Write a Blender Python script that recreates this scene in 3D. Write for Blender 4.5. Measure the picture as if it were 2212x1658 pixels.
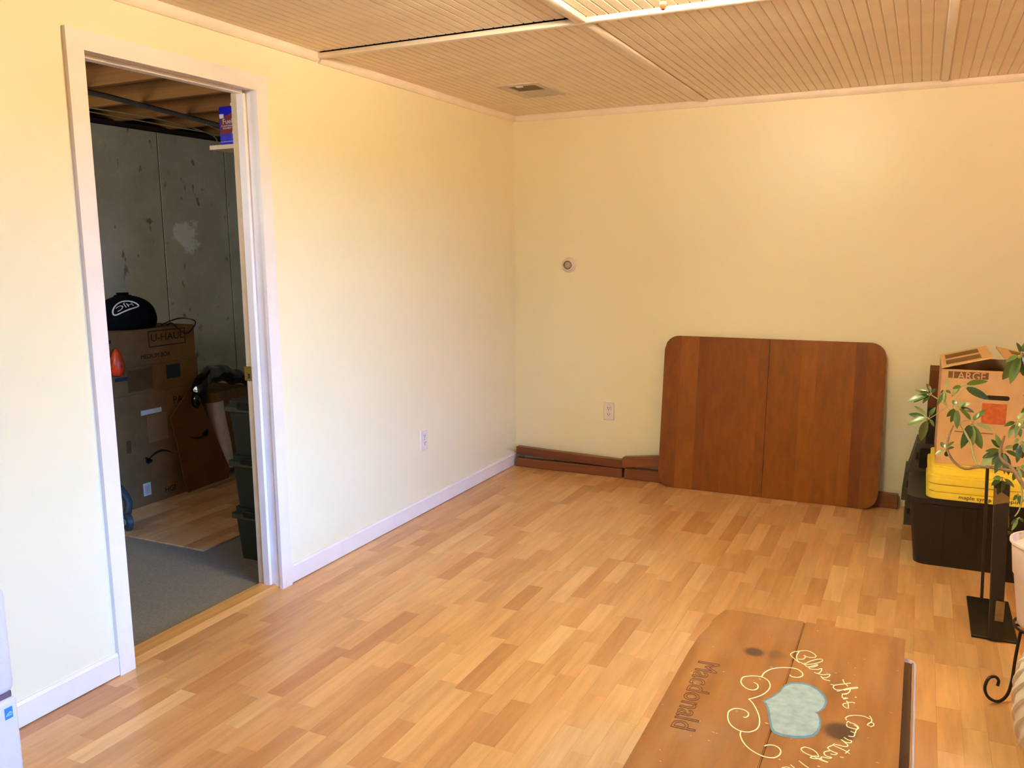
import bpy, bmesh, math, random
from mathutils import Vector, Matrix
random.seed(7)
PI = math.pi
for o in list(bpy.data.objects):
    bpy.data.objects.remove(o)
S = bpy.context.scene
COL = S.collection
W, H, F = 2212.0, 1658.0, 1826.08

# ------------------------------------------------------------------ camera
CAM = Vector((2.3955, -5.0135, 1.4228))
YAW, PITCH, ROLL = -0.4499, -0.1572, -0.0088
fw = Vector((math.sin(YAW)*math.cos(PITCH), math.cos(YAW)*math.cos(PITCH), math.sin(PITCH)))
rt0 = Vector((math.cos(YAW), -math.sin(YAW), 0)); up0 = rt0.cross(fw)
rt = math.cos(ROLL)*rt0 + math.sin(ROLL)*up0
up = -math.sin(ROLL)*rt0 + math.cos(ROLL)*up0
cd = bpy.data.cameras.new('camera'); cam = bpy.data.objects.new('camera', cd); COL.objects.link(cam)
M = Matrix(((rt.x, up.x, -fw.x, CAM.x), (rt.y, up.y, -fw.y, CAM.y), (rt.z, up.z, -fw.z, CAM.z), (0, 0, 0, 1)))
cam.matrix_world = M
cd.sensor_fit = 'HORIZONTAL'; cd.sensor_width = 36.0; cd.lens = 36.0*F/W; cd.clip_start = .05
S.camera = cam

def ray(px, py):
    return rt*((px-W/2)/F) - up*((py-H/2)/F) + fw
def onz(px, py, z):
    d = ray(px, py); return CAM + d*((z-CAM.z)/d.z)
def ony(px, py, y):
    d = ray(px, py); return CAM + d*((y-CAM.y)/d.y)
def onx(px, py, x):
    d = ray(px, py); return CAM + d*((x-CAM.x)/d.x)
def inview(p, m=60):
    d = Vector(p)-CAM; zz = d.dot(fw)
    if zz < .1: return None
    x = W/2+F*d.dot(rt)/zz; y = H/2-F*d.dot(up)/zz
    return (-m < x < W+m and -m < y < H+m, zz)

# ------------------------------------------------------------------ world, lights, exposure
S.view_settings.view_transform = 'Standard'
S.view_settings.look = 'None'
S.view_settings.gamma = 1.0
S.view_settings.use_curve_mapping = False
S.view_settings.exposure = 0.3
wd = bpy.data.worlds.new('sky'); S.world = wd; wd.use_nodes = True
wd.node_tree.nodes['Background'].inputs[0].default_value = (.62, .8, 1, 1)
wd.node_tree.nodes['Background'].inputs[1].default_value = .25

def area(name, loc, rot, sx, sy, watts, color, spread=PI):
    l = bpy.data.lights.new(name, 'AREA'); l.shape = 'RECTANGLE'; l.size = sx; l.size_y = sy
    l.energy = watts; l.color = color; l.spread = spread
    o = bpy.data.objects.new(name, l); COL.objects.link(o); o.location = loc; o.rotation_euler = rot
    return o
XR, YF, HC = 4.7, -7.0, 2.255          # right wall, front wall, ceiling face
WIN1 = (-5.5, -3.3, .55, 1.95)         # window in the right wall (y0,y1,z0,z1)
WIN2 = (2.95, 3.6, .98, 1.5)         # window in the front wall (x0,x1,z0,z1)
# sky light falling through the windows: large soft sources outside, above the openings
def aim(loc, to): return (Vector(to)-Vector(loc)).to_track_quat('-Z', 'Y').to_euler()
_l = (XR+8.3, -7.4, 3.1)
area('daylight_side', _l, aim(_l, (XR, -4.4, 1.2)), 5.0, 2.4, 2900, (.07, .355, 1.0))
_l = ((WIN2[0]+WIN2[1])/2, YF-.3, (WIN2[2]+WIN2[3])/2)
area('daylight_front', _l, (PI/2, 0, 0), .65, .52, 14, (.6, .75, 1.0))
area('fill_storage', (-1.15, -4.5, 1.75), (PI/2, 0, 0), .9, .5, 30, (.92, .96, .95))  # soft fill added to brighten the storage room from its unseen end

# ------------------------------------------------------------------ materials
def lin(c):
    r = []
    for v in c:
        v /= 255.0
        r.append(v/12.92 if v <= .04045 else ((v+.055)/1.055)**2.4)
    return (r[0], r[1], r[2], 1)
def _new(name):
    m = bpy.data.materials.new(name); m.use_nodes = True
    nt = m.node_tree; b = nt.nodes['Principled BSDF']
    return m, nt, b
def coords(nt, kind='pos', scale=(1, 1, 1), off=None):
    if kind == 'pos':
        g = nt.nodes.new('ShaderNodeNewGeometry').outputs['Position']
    else:
        g = nt.nodes.new('ShaderNodeTexCoord').outputs['Object']
    if off is not None:
        a = nt.nodes.new('ShaderNodeVectorMath'); a.operation = 'ADD'
        nt.links.new(g, a.inputs[0]); nt.links.new(off, a.inputs[1]); g = a.outputs[0]
    mp = nt.nodes.new('ShaderNodeMapping'); mp.inputs['Scale'].default_value = scale
    nt.links.new(g, mp.inputs['Vector'])
    return mp.outputs[0]
def noise(nt, vec, scale, detail=4, rough=.55):
    n = nt.nodes.new('ShaderNodeTexNoise'); n.inputs['Scale'].default_value = scale
    n.inputs['Detail'].default_value = detail; n.inputs['Roughness'].default_value = rough
    nt.links.new(vec, n.inputs['Vector']); return n.outputs['Fac']
def ramp(nt, fac, stops):
    r = nt.nodes.new('ShaderNodeValToRGB'); e = r.color_ramp.elements
    while len(e) < len(stops): e.new(.5)
    for i, (p, c) in enumerate(stops):
        e[i].position = p; e[i].color = c
    nt.links.new(fac, r.inputs[0]); return r.outputs[0]
def mixc(nt, fac, a, b, mode='MIX'):
    m = nt.nodes.new('ShaderNodeMix'); m.data_type = 'RGBA'; m.blend_type = mode
    for s, v in ((m.inputs[0], fac), (m.inputs[6], a), (m.inputs[7], b)):
        if isinstance(v, (int, float)): s.default_value = v
        elif isinstance(v, tuple): s.default_value = v
        else: nt.links.new(v, s)
    return m.outputs[2]
def bump(nt, b, h, strength, dist=.002):
    n = nt.nodes.new('ShaderNodeBump'); n.inputs['Strength'].default_value = strength
    n.inputs['Distance'].default_value = dist
    nt.links.new(h, n.inputs['Height']); nt.links.new(n.outputs[0], b.inputs['Normal'])
def mat(name, c, rough=.5, metal=0, var=.06, vs=30, bmp=0, spec=.5, bs=None):
    """plain colour with a little noise in tone and relief"""
    m, nt, b = _new(name); col = lin(c)
    v = coords(nt, 'obj'); n = noise(nt, v, vs)
    d = tuple(x*(1-var*2) for x in col[:3])+(1,)
    l = tuple(min(1, x*(1+var)) for x in col[:3])+(1,)
    nt.links.new(ramp(nt, n, [(.3, d), (.7, l)]), b.inputs['Base Color'])
    b.inputs['Roughness'].default_value = rough; b.inputs['Metallic'].default_value = metal
    b.inputs['Specular IOR Level'].default_value = spec
    if bmp: bump(nt, b, noise(nt, v, bs or vs*6), bmp)
    return m
def rnd(nt):
    oi = nt.nodes.new('ShaderNodeObjectInfo').outputs['Random']
    ri = nt.nodes.new('ShaderNodeNewGeometry').outputs['Random Per Island']
    a = nt.nodes.new('ShaderNodeMath'); a.operation = 'ADD'; nt.links.new(oi, a.inputs[0]); nt.links.new(ri, a.inputs[1])
    f = nt.nodes.new('ShaderNodeMath'); f.operation = 'FRACT'; nt.links.new(a.outputs[0], f.inputs[0])
    return f.outputs[0]
def wood(name, stops, grain=(55, 2.2, 55), kind='pos', rough=.4, gv=.35, blotch=.0, spec=.5, bmp=.1):
    """boards: tone per piece (random), long grain streaks and a few darker figures"""
    m, nt, b = _new(name)
    r = rnd(nt)
    s = nt.nodes.new('ShaderNodeMath'); s.operation = 'MULTIPLY'; s.inputs[1].default_value = 37.0; nt.links.new(r, s.inputs[0])
    cx = nt.nodes.new('ShaderNodeCombineXYZ'); nt.links.new(s.outputs[0], cx.inputs[0]); nt.links.new(s.outputs[0], cx.inputs[1]); nt.links.new(s.outputs[0], cx.inputs[2])
    v = coords(nt, kind, grain, cx.outputs[0])
    n1 = noise(nt, v, 1.0, 5, .62)
    base = ramp(nt, r, [(i/(len(stops)-1), lin(c)) for i, c in enumerate(stops)])
    dark = mixc(nt, 1.0, base, ramp(nt, n1, [(.32, (1-gv, 1-gv*1.12, 1-gv*1.3, 1)), (.62, (1.03, 1.03, 1.03, 1))]), 'MULTIPLY')
    out = dark
    if blotch:
        v2 = coords(nt, kind, tuple(g*.16 for g in grain), cx.outputs[0])
        n2 = noise(nt, v2, 1.0, 3, .5)
        out = mixc(nt, 1.0, dark, ramp(nt, n2, [(.3, (1-blotch, 1-blotch*1.1, 1-blotch*1.2, 1)), (.62, (1, 1, 1, 1))]), 'MULTIPLY')
    nt.links.new(out, b.inputs['Base Color'])
    b.inputs['Roughness'].default_value = rough; b.inputs['Specular IOR Level'].default_value = spec
    if bmp: bump(nt, b, n1, bmp, .0008)
    return m
def emis(name, c, strength):
    m, nt, b = _new(name)
    b.inputs['Base Color'].default_value = lin((250, 240, 220)); b.inputs['Emission Color'].default_value = (c[0], c[1], c[2], 1)
    b.inputs['Emission Strength'].default_value = strength
    return m

MT = {}
def wallpaint():
    m, nt, b = _new('wall_paint')
    v = coords(nt, 'pos')
    n = noise(nt, v, 1.3, 2)
    nt.links.new(ramp(nt, n, [(.3, lin((248, 236, 199))), (.7, lin((250, 239, 205)))]), b.inputs['Base Color'])
    b.inputs['Roughness'].default_value = .34; b.inputs['Specular IOR Level'].default_value = .45
    bump(nt, b, noise(nt, v, 240, 3), .12, .0006)
    return m
MT['wall'] = wallpaint()
MT['trim'] = mat('trim_paint', (248, 236, 230), .38, var=.02, vs=8, bmp=.03)
MT['ceil'] = mat('ceiling_paint', (250, 230, 204), .5, var=.03, vs=5)
MT['ceiltrim'] = mat('ceiling_trim_paint', (251, 234, 216), .42, var=.03, vs=6)
MT['void'] = mat('plenum_dark', (40, 26, 18), .9)
MT['rawjamb'] = mat('raw_jamb_wood', (226, 198, 158), .6, var=.05, vs=20)
MT['floor'] = wood('laminate_floor', [(212, 158, 106), (226, 176, 122), (198, 142, 92), (232, 186, 134), (194, 137, 88), (224, 174, 122), (206, 152, 100)], (34, 3.4, 34), rough=.34, gv=.16, blotch=.13, spec=.5, bmp=.04)
MT['subfloor'] = mat('floor_base', (180, 130, 84), .8)
MT['threshold'] = wood('threshold_wood', [(214, 156, 88), (220, 164, 98)], (50, 2.5, 50), rough=.4, gv=.2)
MT['carpet'] = mat('grey_carpet', (132, 124, 112), .95, var=.12, vs=160, bmp=.6, bs=420, spec=.1)
MT['cherry'] = wood('cherry_wood', [(130, 70, 10), (148, 82, 14), (118, 60, 8), (156, 90, 18), (138, 74, 10)], (26, 60, 1.6), rough=.36, gv=.2, blotch=.16, spec=.32, bmp=.05)
MT['cherrydark'] = wood('rail_wood', [(122, 68, 34), (138, 80, 42), (112, 60, 28)], (2.0, 50, 50), rough=.45, gv=.2, blotch=.1)
MT['brass'] = mat('brass', (212, 172, 84), .32, .9)
MT['white'] = mat('white_plastic', (240, 226, 214), .4, var=.01)
MT['dark'] = mat('dark_slot', (40, 32, 26), .7)
MT['grey'] = mat('grey_lens', (188, 170, 150), .3, var=.04)
MT['grill'] = mat('vent_grille', (112, 92, 66), .6)
MT['louver'] = mat('vent_louver', (216, 200, 182), .5)
MT['dehum'] = mat('appliance_plastic', (226, 226, 236), .42, var=.01)
MT['gap'] = mat('appliance_gap', (112, 96, 108), .6)
MT['blue'] = mat('blue_sticker', (44, 140, 216), .4)
MT['bluepale'] = mat('sticker_print', (150, 206, 240), .4)
MT['black'] = mat('black_plastic', (17, 15, 14), .42, var=.1)
MT['blackbag'] = mat('black_poly', (8, 8, 10), .14, var=.1)
MT['blackcloth'] = mat('black_cloth', (13, 14, 16), .95, var=.2, bmp=.3, spec=.1)
MT['charcoal'] = mat('charcoal_plastic', (62, 56, 44), .55, var=.1)
MT['yellow'] = mat('yellow_plastic', (255, 222, 74), .42, var=.03)
MT['ink'] = mat('marker_ink', (26, 16, 10), .7)
MT['card'] = mat('cardboard', (216, 174, 130), .8, var=.05, vs=14, bmp=.08, spec=.2)
MT['cardedge'] = mat('cardboard_pale_print', (228, 184, 126), .8, var=.04)
MT['cardprint'] = mat('cardboard_brown_print', (118, 84, 54), .8, var=.08)
MT['cardred'] = mat('cardboard_red_print', (206, 104, 58), .8, var=.12, vs=60)
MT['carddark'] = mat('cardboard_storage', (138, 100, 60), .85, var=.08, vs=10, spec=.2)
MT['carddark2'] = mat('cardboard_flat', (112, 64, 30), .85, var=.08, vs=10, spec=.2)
MT['tape'] = mat('brown_tape', (108, 72, 42), .35, var=.06)
MT['tapepale'] = mat('pale_tape', (152, 114, 72), .5, var=.05)
MT['paper'] = mat('paper_label', (226, 222, 214), .7)
MT['navy'] = mat('navy_print', (44, 48, 56), .7)
MT['orange'] = mat('orange_plastic', (226, 62, 20), .4, var=.3, vs=25)
MT['offwhite'] = mat('white_foam', (222, 204, 196), .8)
MT['tote'] = mat('green_tote', (38, 42, 29), .5, var=.06)
MT['toterim'] = mat('green_tote_rim', (58, 64, 45), .5, var=.05)
MT['wheel'] = mat('grey_blue_plastic', (62, 60, 58), .45, var=.1)
MT['wheel2'] = mat('pale_grey_plastic', (150, 146, 138), .5)
MT['canblue'] = mat('can_blue', (34, 34, 190), .22, .0, spec=.6)
MT['canred'] = mat('can_red', (122, 18, 18), .35)
MT['canpale'] = mat('can_print', (216, 206, 214), .4)
MT['joist'] = wood('joist_pine', [(176, 118, 54), (160, 104, 46), (186, 128, 62)], (1.6, 40, 40), rough=.7, gv=.22, blotch=.15)
MT['metalduct'] = mat('galvanised', (128, 128, 132), .4, .6)
MT['wire'] = mat('wire_jacket', (196, 178, 130), .6)
MT['iron'] = mat('wrought_iron', (22, 14, 12), .5, .2)
MT['postwood'] = mat('post_dark', (30, 20, 12), .6, var=.15)
MT['ducttape'] = mat('duct_tape', (128, 100, 58), .55, var=.1)
MT['pot'] = mat('white_pot', (236, 216, 204), .45, var=.02)
MT['soil'] = mat('soil', (72, 64, 56), .95, var=.4, vs=50, bmp=.8)
MT['bark'] = mat('plant_bark', (150, 116, 84), .75, var=.2, vs=60, bmp=.3)
MT['stemgreen'] = mat('plant_green_stem', (176, 172, 110), .55, var=.1)
MT['knit'] = mat('cream_knit', (232, 216, 194), .9, var=.04, bmp=.2)
MT['bronze'] = mat('bronze_fitting', (120, 70, 40), .38, .5)
MT['ottoman'] = mat('dark_brown_top', (58, 28, 16), .3, var=.08)
MT['rim'] = mat('pale_rim', (176, 156, 148), .35)
MT['scroll'] = mat('cream_engraved_paint', (248, 224, 160), .6, var=.02)
MT['heart'] = mat('blue_paint', (150, 166, 160), .6, var=.12, vs=45)
MT['heartedge'] = mat('blue_paint_edge', (92, 128, 138), .6, var=.1, vs=45)
MT['carve'] = mat('carved_groove', (112, 58, 22), .7)
def leafmat():
    m, nt, b = _new('leaf')
    r = rnd(nt)
    nt.links.new(ramp(nt, r, [(0, lin((46, 66, 18))), (.45, lin((70, 92, 34))), (.75, lin((112, 132, 70))), (1, lin((150, 164, 108)))]), b.inputs['Base Color'])
    b.inputs['Roughness'].default_value = .3
    return m
MT['leaf'] = leafmat()
def concrete():
    m, nt, b = _new('concrete')
    v = coords(nt, 'pos'); n = noise(nt, v, 3.0, 6, .65); sp = noise(nt, coords(nt, 'pos', (1, 1, .6)), 17, 2, .4)
    c = ramp(nt, n, [(.3, lin((184, 176, 150))), (.7, lin((214, 206, 182)))])
    c = mixc(nt, 1, c, ramp(nt, sp, [(.27, (.42, .42, .40, 1)), (.33, (1, 1, 1, 1))]), 'MULTIPLY')
    # pale efflorescence patch
    d = nt.nodes.new('ShaderNodeVectorMath'); d.operation = 'DISTANCE'; d.inputs[1].default_value = (-2.1, -.74, 1.53)
    g = nt.nodes.new('ShaderNodeNewGeometry'); nt.links.new(g.outputs['Position'], d.inputs[0])
    a = nt.nodes.new('ShaderNodeMath'); a.operation = 'MULTIPLY_ADD'; a.inputs[1].default_value = .34; nt.links.new(noise(nt, v, 9, 4, .7), a.inputs[0])
    nt.links.new(d.outputs['Value'], a.inputs[2])
    c = mixc(nt, ramp(nt, a.outputs[0], [(.235, (.75, .75, .75, 1)), (.275, (0, 0, 0, 1))]), c, lin((252, 250, 242)))
    nt.links.new(c, b.inputs['Base Color']); b.inputs['Roughness'].default_value = .85
    bump(nt, b, noise(nt, v, 40, 5), .4, .004)
    return m
MT['concrete'] = concrete()
def boardwood():
    m, nt, b = _new('sign_board_wood')
    v = coords(nt, 'pos', (22, 2.4, 22)); n = noise(nt, v, 1, 6, .6)
    c = ramp(nt, n, [(.25, lin((120, 72, 30))), (.5, lin((146, 92, 42))), (.75, lin((162, 110, 58)))])
    v2 = coords(nt, 'pos'); n2 = noise(nt, v2, 5.5, 4, .6)
    c = mixc(nt, ramp(nt, n2, [(.5, (0, 0, 0, 1)), (.75, (.55, .55, .55, 1))]), c, lin((156, 114, 80)))
    g = nt.nodes.new('ShaderNodeNewGeometry')
    for (kx, ky, sx, sy, w) in ((2.072, -2.958, 1, 1.05, .022), (2.298, -3.245, .8, .75, .024), (2.125, -2.95, 1, 1, .022)):
        mp = nt.nodes.new('ShaderNodeVectorMath'); mp.operation = 'SUBTRACT'; mp.inputs[1].default_value = (kx, ky, .421); nt.links.new(g.outputs['Position'], mp.inputs[0])
        ms = nt.nodes.new('ShaderNodeVectorMath'); ms.operation = 'MULTIPLY'; ms.inputs[1].default_value = (sx, sy, .3); nt.links.new(mp.outputs[0], ms.inputs[0])
        ln = nt.nodes.new('ShaderNodeVectorMath'); ln.operation = 'LENGTH'; nt.links.new(ms.outputs[0], ln.inputs[0])
        k = .92 if kx != 2.125 else .35
        f = ramp(nt, ln.outputs['Value'], [(w*.8, (k, k, k, 1)), (w*1.35, (0, 0, 0, 1))])
        c = mixc(nt, f, c, lin((64, 40, 30)))
    # pale scuffs
    n3 = noise(nt, coords(nt, 'pos', (1, 1.6, 1)), 60, 2, .5)
    c = mixc(nt, ramp(nt, n3, [(.73, (0, 0, 0, 1)), (.77, (.75, .75, .75, 1))]), c, lin((236, 206, 168)))
    nt.links.new(c, b.inputs['Base Color']); b.inputs['Roughness'].default_value = .34
    bump(nt, b, n, .12, .001)
    return m
MT['board'] = boardwood()
MT['glow'] = emis('lamp_glass', (.96, 1.0, .62), 92)
MT['bulb'] = emis('lamp_bulb', (1.0, .8, .6), 450)
MT['glow2'] = emis('lamp_glass_right', (1.0, .58, .28), 34)
MT['bulb2'] = emis('lamp_bulb_right', (1.0, .6, .3), 950)
MT['glass'] = _new('window_glass')[0]
_b = MT['glass'].node_tree.nodes['Principled BSDF']
_b.inputs['Transmission Weight'].default_value = 1; _b.inputs['Roughness'].default_value = 0; _b.inputs['IOR'].default_value = 1.01
_b.inputs['Base Color'].default_value = (1, 1, 1, 1)

# ------------------------------------------------------------------ mesh helpers
class MB:
    def __init__(s): s.v = []; s.f = []
    def add(s, vs, fs):
        n = len(s.v); s.v += [Vector(p) for p in vs]; s.f += [[i+n for i in f] for f in fs]; return s
    def box(s, x0, x1, y0, y1, z0, z1):
        return s.add([(x0, y0, z0), (x1, y0, z0), (x1, y1, z0), (x0, y1, z0), (x0, y0, z1), (x1, y0, z1), (x1, y1, z1), (x0, y1, z1)],
                     [(0, 3, 2, 1), (4, 5, 6, 7), (0, 1, 5, 4), (1, 2, 6, 5), (2, 3, 7, 6), (3, 0, 4, 7)])
    def hexa(s, lo, hi):      # two quads of 4 points (lower ring, upper ring)
        return s.add(list(lo)+list(hi), [(0, 3, 2, 1), (4, 5, 6, 7), (0, 1, 5, 4), (1, 2, 6, 5), (2, 3, 7, 6), (3, 0, 4, 7)])
    def rbox(s, x0, x1, y0, y1, z0, z1, r=.005, seg=2):
        bm = bmesh.new(); t = MB().box(x0, x1, y0, y1, z0, z1)
        vs = [bm.verts.new(p) for p in t.v]
        for f in t.f: bm.faces.new([vs[i] for i in f])
        bmesh.ops.bevel(bm, geom=list(bm.edges), offset=r, segments=seg, profile=.5, affect='EDGES')
        bm.verts.index_update()
        s.add([v.co.copy() for v in bm.verts], [[v.index for v in f.verts] for f in bm.faces]); bm.free(); return s
    def tube(s, pts, r, n=8, closed=False):
        P = [Vector(p) for p in pts]; N = len(P); R = r if isinstance(r, (list, tuple)) else [r]*N
        vs = []; ref = None
        for i, p in enumerate(P):
            a = P[i-1] if (i > 0 or closed) else P[i]; b = P[(i+1) % N] if (i < N-1 or closed) else P[i]
            t = (b-a).normalized()
            if ref is None:
                ref = Vector((0, 0, 1)) if abs(t.z) < .9 else Vector((1, 0, 0))
            u = (ref - t*ref.dot(t))
            if u.length < 1e-6: u = t.orthogonal()
            u.normalize(); w = t.cross(u); ref = u
            for k in range(n):
                q = 2*PI*k/n; vs.append(p + (u*math.cos(q)+w*math.sin(q))*R[i])
        fs = []
        for i in range(N if closed else N-1):
            j = (i+1) % N
            for k in range(n):
                l = (k+1) % n; fs.append((i*n+k, i*n+l, j*n+l, j*n+k))
        if not closed: fs += [tuple(reversed(range(n))), tuple(range((N-1)*n, N*n))]
        return s.add(vs, fs)
    def lathe(s, prof, c=(0, 0, 0), n=24, ax=None):
        """profile (r,h) about +z at c, or about axis ax"""
        c = Vector(c); ax = Vector(ax or (0, 0, 1)).normalized(); u = ax.orthogonal().normalized(); w = ax.cross(u)
        vs = []
        for (r, h) in prof:
            for k in range(n):
                q = 2*PI*k/n; vs.append(c+ax*h+(u*math.cos(q)+w*math.sin(q))*max(r, 1e-4))
        fs = []
        for i in range(len(prof)-1):
            for k in range(n):
                l = (k+1) % n; fs.append((i*n+k, i*n+l, (i+1)*n+l, (i+1)*n+k))
        fs += [tuple(reversed(range(n))), tuple(range((len(prof)-1)*n, len(prof)*n))]
        return s.add(vs, fs)
    def prism(s, poly, o, u, v, t):
        """polygon (a,b) -> o+a*u+b*v, extruded by vector t"""
        o, u, v, t = map(Vector, (o, u, v, t)); n = len(poly)
        b = [o+u*a+v*c for a, c in poly]
        return s.add(b+[p+t for p in b], [tuple(reversed(range(n))), tuple(range(n, 2*n))]+[(i, (i+1) % n, n+(i+1) % n, n+i) for i in range(n)])
ORG = {}
def mesh(name, mb, m, org=(0, 0, 0), smooth=True):
    me = bpy.data.meshes.new(name); o = Vector(org)
    me.from_pydata([tuple(p-o) for p in mb.v], [], mb.f); me.update()
    bm = bmesh.new(); bm.from_mesh(me); bmesh.ops.recalc_face_normals(bm, faces=bm.faces); bm.to_mesh(me); bm.free()
    me.materials.append(MT[m])
    if smooth:
        for p in me.polygons: p.use_smooth = True
        me.set_sharp_from_angle(angle=math.radians(35))
    return me
def tag(o, label=None, cat=None, group=None, kind=None):
    if label: o['label'] = label
    if cat: o['category'] = cat
    if group: o['group'] = group
    if kind: o['kind'] = kind
    return o
def thing(name, loc, label=None, cat=None, group=None, kind=None):
    o = bpy.data.objects.new(name, None); COL.objects.link(o); o.location = loc; ORG[o.name] = Vector(loc)
    o.empty_display_size = .05
    return tag(o, label, cat, group, kind)
def part(name, mb, m, parent, label=None, smooth=True):
    org = ORG[parent.name]
    o = bpy.data.objects.new(name, mesh(name, mb, m, org, smooth)); COL.objects.link(o); o.parent = parent; ORG[o.name] = org
    return tag(o, label)
def solo(name, mb, m, label=None, cat=None, group=None, kind=None, smooth=True):
    lo = Vector((min(p.x for p in mb.v), min(p.y for p in mb.v), min(p.z for p in mb.v)))
    hi = Vector((max(p.x for p in mb.v), max(p.y for p in mb.v), max(p.z for p in mb.v)))
    org = Vector(((lo.x+hi.x)/2, (lo.y+hi.y)/2, lo.z))
    o = bpy.data.objects.new(name, mesh(name, mb, m, org, smooth)); COL.objects.link(o); o.location = org; ORG[o.name] = org
    return tag(o, label, cat, group, kind)
def inst(name, me, parent, mtx):
    o = bpy.data.objects.new(name, me); COL.objects.link(o); o.parent = parent; o.matrix_local = mtx; ORG[o.name] = ORG[parent.name]
    return o
def text(name, body, m, parent, o, u, v, size, width=None, extr=.0004, outline=0, map_fn=None):
    """lettering: baseline start o, reading direction u, letter-up v (unit vectors)"""
    cu = bpy.data.curves.new(name, 'FONT'); cu.body = body; cu.size = size; cu.extrude = extr
    if outline:
        cu.fill_mode = 'NONE'; cu.extrude = 0; cu.bevel_depth = outline; cu.bevel_resolution = 0
    cu.resolution_u = 3
    t = bpy.data.objects.new(name, cu); COL.objects.link(t)
    dg = bpy.context.evaluated_depsgraph_get(); me = bpy.data.meshes.new_from_object(t.evaluated_get(dg))
    bpy.data.objects.remove(t)
    u = Vector(u).normalized(); v = Vector(v).normalized(); n = u.cross(v); o = Vector(o)
    xs = [p.co.x for p in me.vertices]; k = 1.0
    if width: k = width/(max(xs)-min(xs))
    org = ORG[parent.name]
    for p in me.vertices:
        q = (map_fn(p.co.x*k, p.co.y, p.co.z) if map_fn else o+u*p.co.x*k+v*p.co.y+n*p.co.z)
        p.co = q-org
    me.materials.clear(); me.materials.append(MT[m])
    ob = bpy.data.objects.new(name, me); COL.objects.link(ob); ob.parent = parent; ORG[ob.name] = org
    return ob
def spline(pts, k=5):
    """smooth Catmull-Rom through points"""
    P = [Vector(p) for p in pts]; out = []
    for i in range(len(P)-1):
        a = P[max(i-1, 0)]; b = P[i]; c = P[i+1]; d = P[min(i+2, len(P)-1)]
        for j in range(k):
            t = j/k
            out.append(.5*((2*b)+(c-a)*t+(2*a-5*b+4*c-d)*t*t+(3*b-a-3*c+d)*t**3))
    out.append(P[-1]); return out

# ================================================================== SETTING
YL, YR, WC, HI = -3.111, -2.352, .061, 2.045     # door opening, casing width, head height
# --- floor: laminate strips laid along y
fl = thing('floor', (0, 0, 0), kind='structure')
tag(fl, 'honey coloured three strip laminate wood floor')
part('floor_base', MB().box(0, XR, YF, 0, -.03, -.0042), 'subfloor', fl)
SW, GAP, TH = .068, .00015, .004
LEN = [.2, .26, .31, .36, .42, .48]
def stripmesh(L, x0=0, w=SW):
    return MB().box(x0+GAP, x0+w-GAP, GAP, L-GAP, -TH, 0)
SM = [mesh('floor_strip', stripmesh(L), 'floor', smooth=False) for L in LEN]
cands = []
nr = int(XR/SW)
for i in range(nr+1):
    x0 = i*SW; w = min(SW, XR-x0)
    if w < .01: continue
    y = -.002; first = random.uniform(.05, .45)
    L = first; k = -1
    while y > YF+.02:
        if y-L < YF: L = y-YF; k = -1
        cands.append((x0, y-L, L, k if w == SW else -1, w))
        y -= L; k = random.randrange(6); L = LEN[k]
big = []; rest = []
for c in cands:
    r = inview((c[0]+c[4]/2, c[1]+c[2]/2, 0))
    blocked = r and 1.95 < c[0] < 2.4 and -3.4 < c[1] < -2.2 and False
    if r and r[0]: big.append((r[1]**3/(c[2]*c[4]), c))
    else: rest.append(c)
big.sort(key=lambda t: t[0])
rest += [c for _, c in big[300:]]
for _, (x0, y0, L, k, w) in big[:300]:
    me = SM[k] if k >= 0 else mesh('floor_strip', stripmesh(L, 0, w), 'floor', smooth=False)
    inst('floor_strip', me, fl, Matrix.Translation((x0, y0, 0)))
mb = MB()
for (x0, y0, L, k, w) in rest: mb.box(x0+GAP, x0+w-GAP, y0+GAP, y0+L-GAP, -TH, 0)
tag(part('floor_strips_beyond', mb, 'floor', fl, smooth=False), kind='stuff')
# --- storage room floor
solo('floor_storage', MB().box(-2.1, -.12, -4.2, 1.2, -.04, 0), 'carpet', 'grey carpet in the dark storage room', kind='structure')
sc = thing('laminate_offcut', (-1.1, -1.6, 0), 'patch of wood laminate flooring laid on the storage room carpet', 'flooring')
for i in range(14):
    x0 = -1.57+i*.066; y = -2.15-(.0)
    while y < -.95:
        L = random.choice(LEN); y1 = min(y+L, -.93)
        part('floor_strip', MB().box(x0+.0005, x0+.0655, y+.0005, y1-.0005, .0002, .008), 'floor', sc, smooth=False); y = y1
# --- walls
def wall(name, boxes, m='wall', label=None):
    mb = MB()
    for b in boxes: mb.box(*b)
    return solo(name, mb, m, label, kind='structure', smooth=False)
HW = 2.45
wall('wall_left', [(-.115, 0, YF, YL-.02, 0, HW), (-.115, 0, YR+.02, 0, 0, HW), (-.115, 0, YL-.02, YR+.02, HI+.02, HW)], 'wall', 'pale yellow wall with the doorway')
wall('wall_back', [(-.115, XR+.12, 0, .12, 0, HW)], 'wall', 'pale yellow wall behind the leaning tabletop')
a, b_, c_, d_ = WIN1
wall('wall_right', [(XR, XR+.12, YF, a, 0, HW), (XR, XR+.12, b_, 0, 0, HW), (XR, XR+.12, a, b_, 0, c_), (XR, XR+.12, a, b_, d_, HW)], 'wall', 'pale yellow wall with a wide window')
a2, b2, c2, d2 = WIN2
wall('wall_front', [(-.115, a2, YF-.12, YF, 0, HW), (b2, XR+.12, YF-.12, YF, 0, HW), (a2, b2, YF-.12, YF, 0, c2), (a2, b2, YF-.12, YF, d2, HW)], 'wall', 'pale yellow wall with a small window')
w = thing('window_1', (XR, (a+b_)/2, c_), 'wide white framed window', kind='structure')
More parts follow.
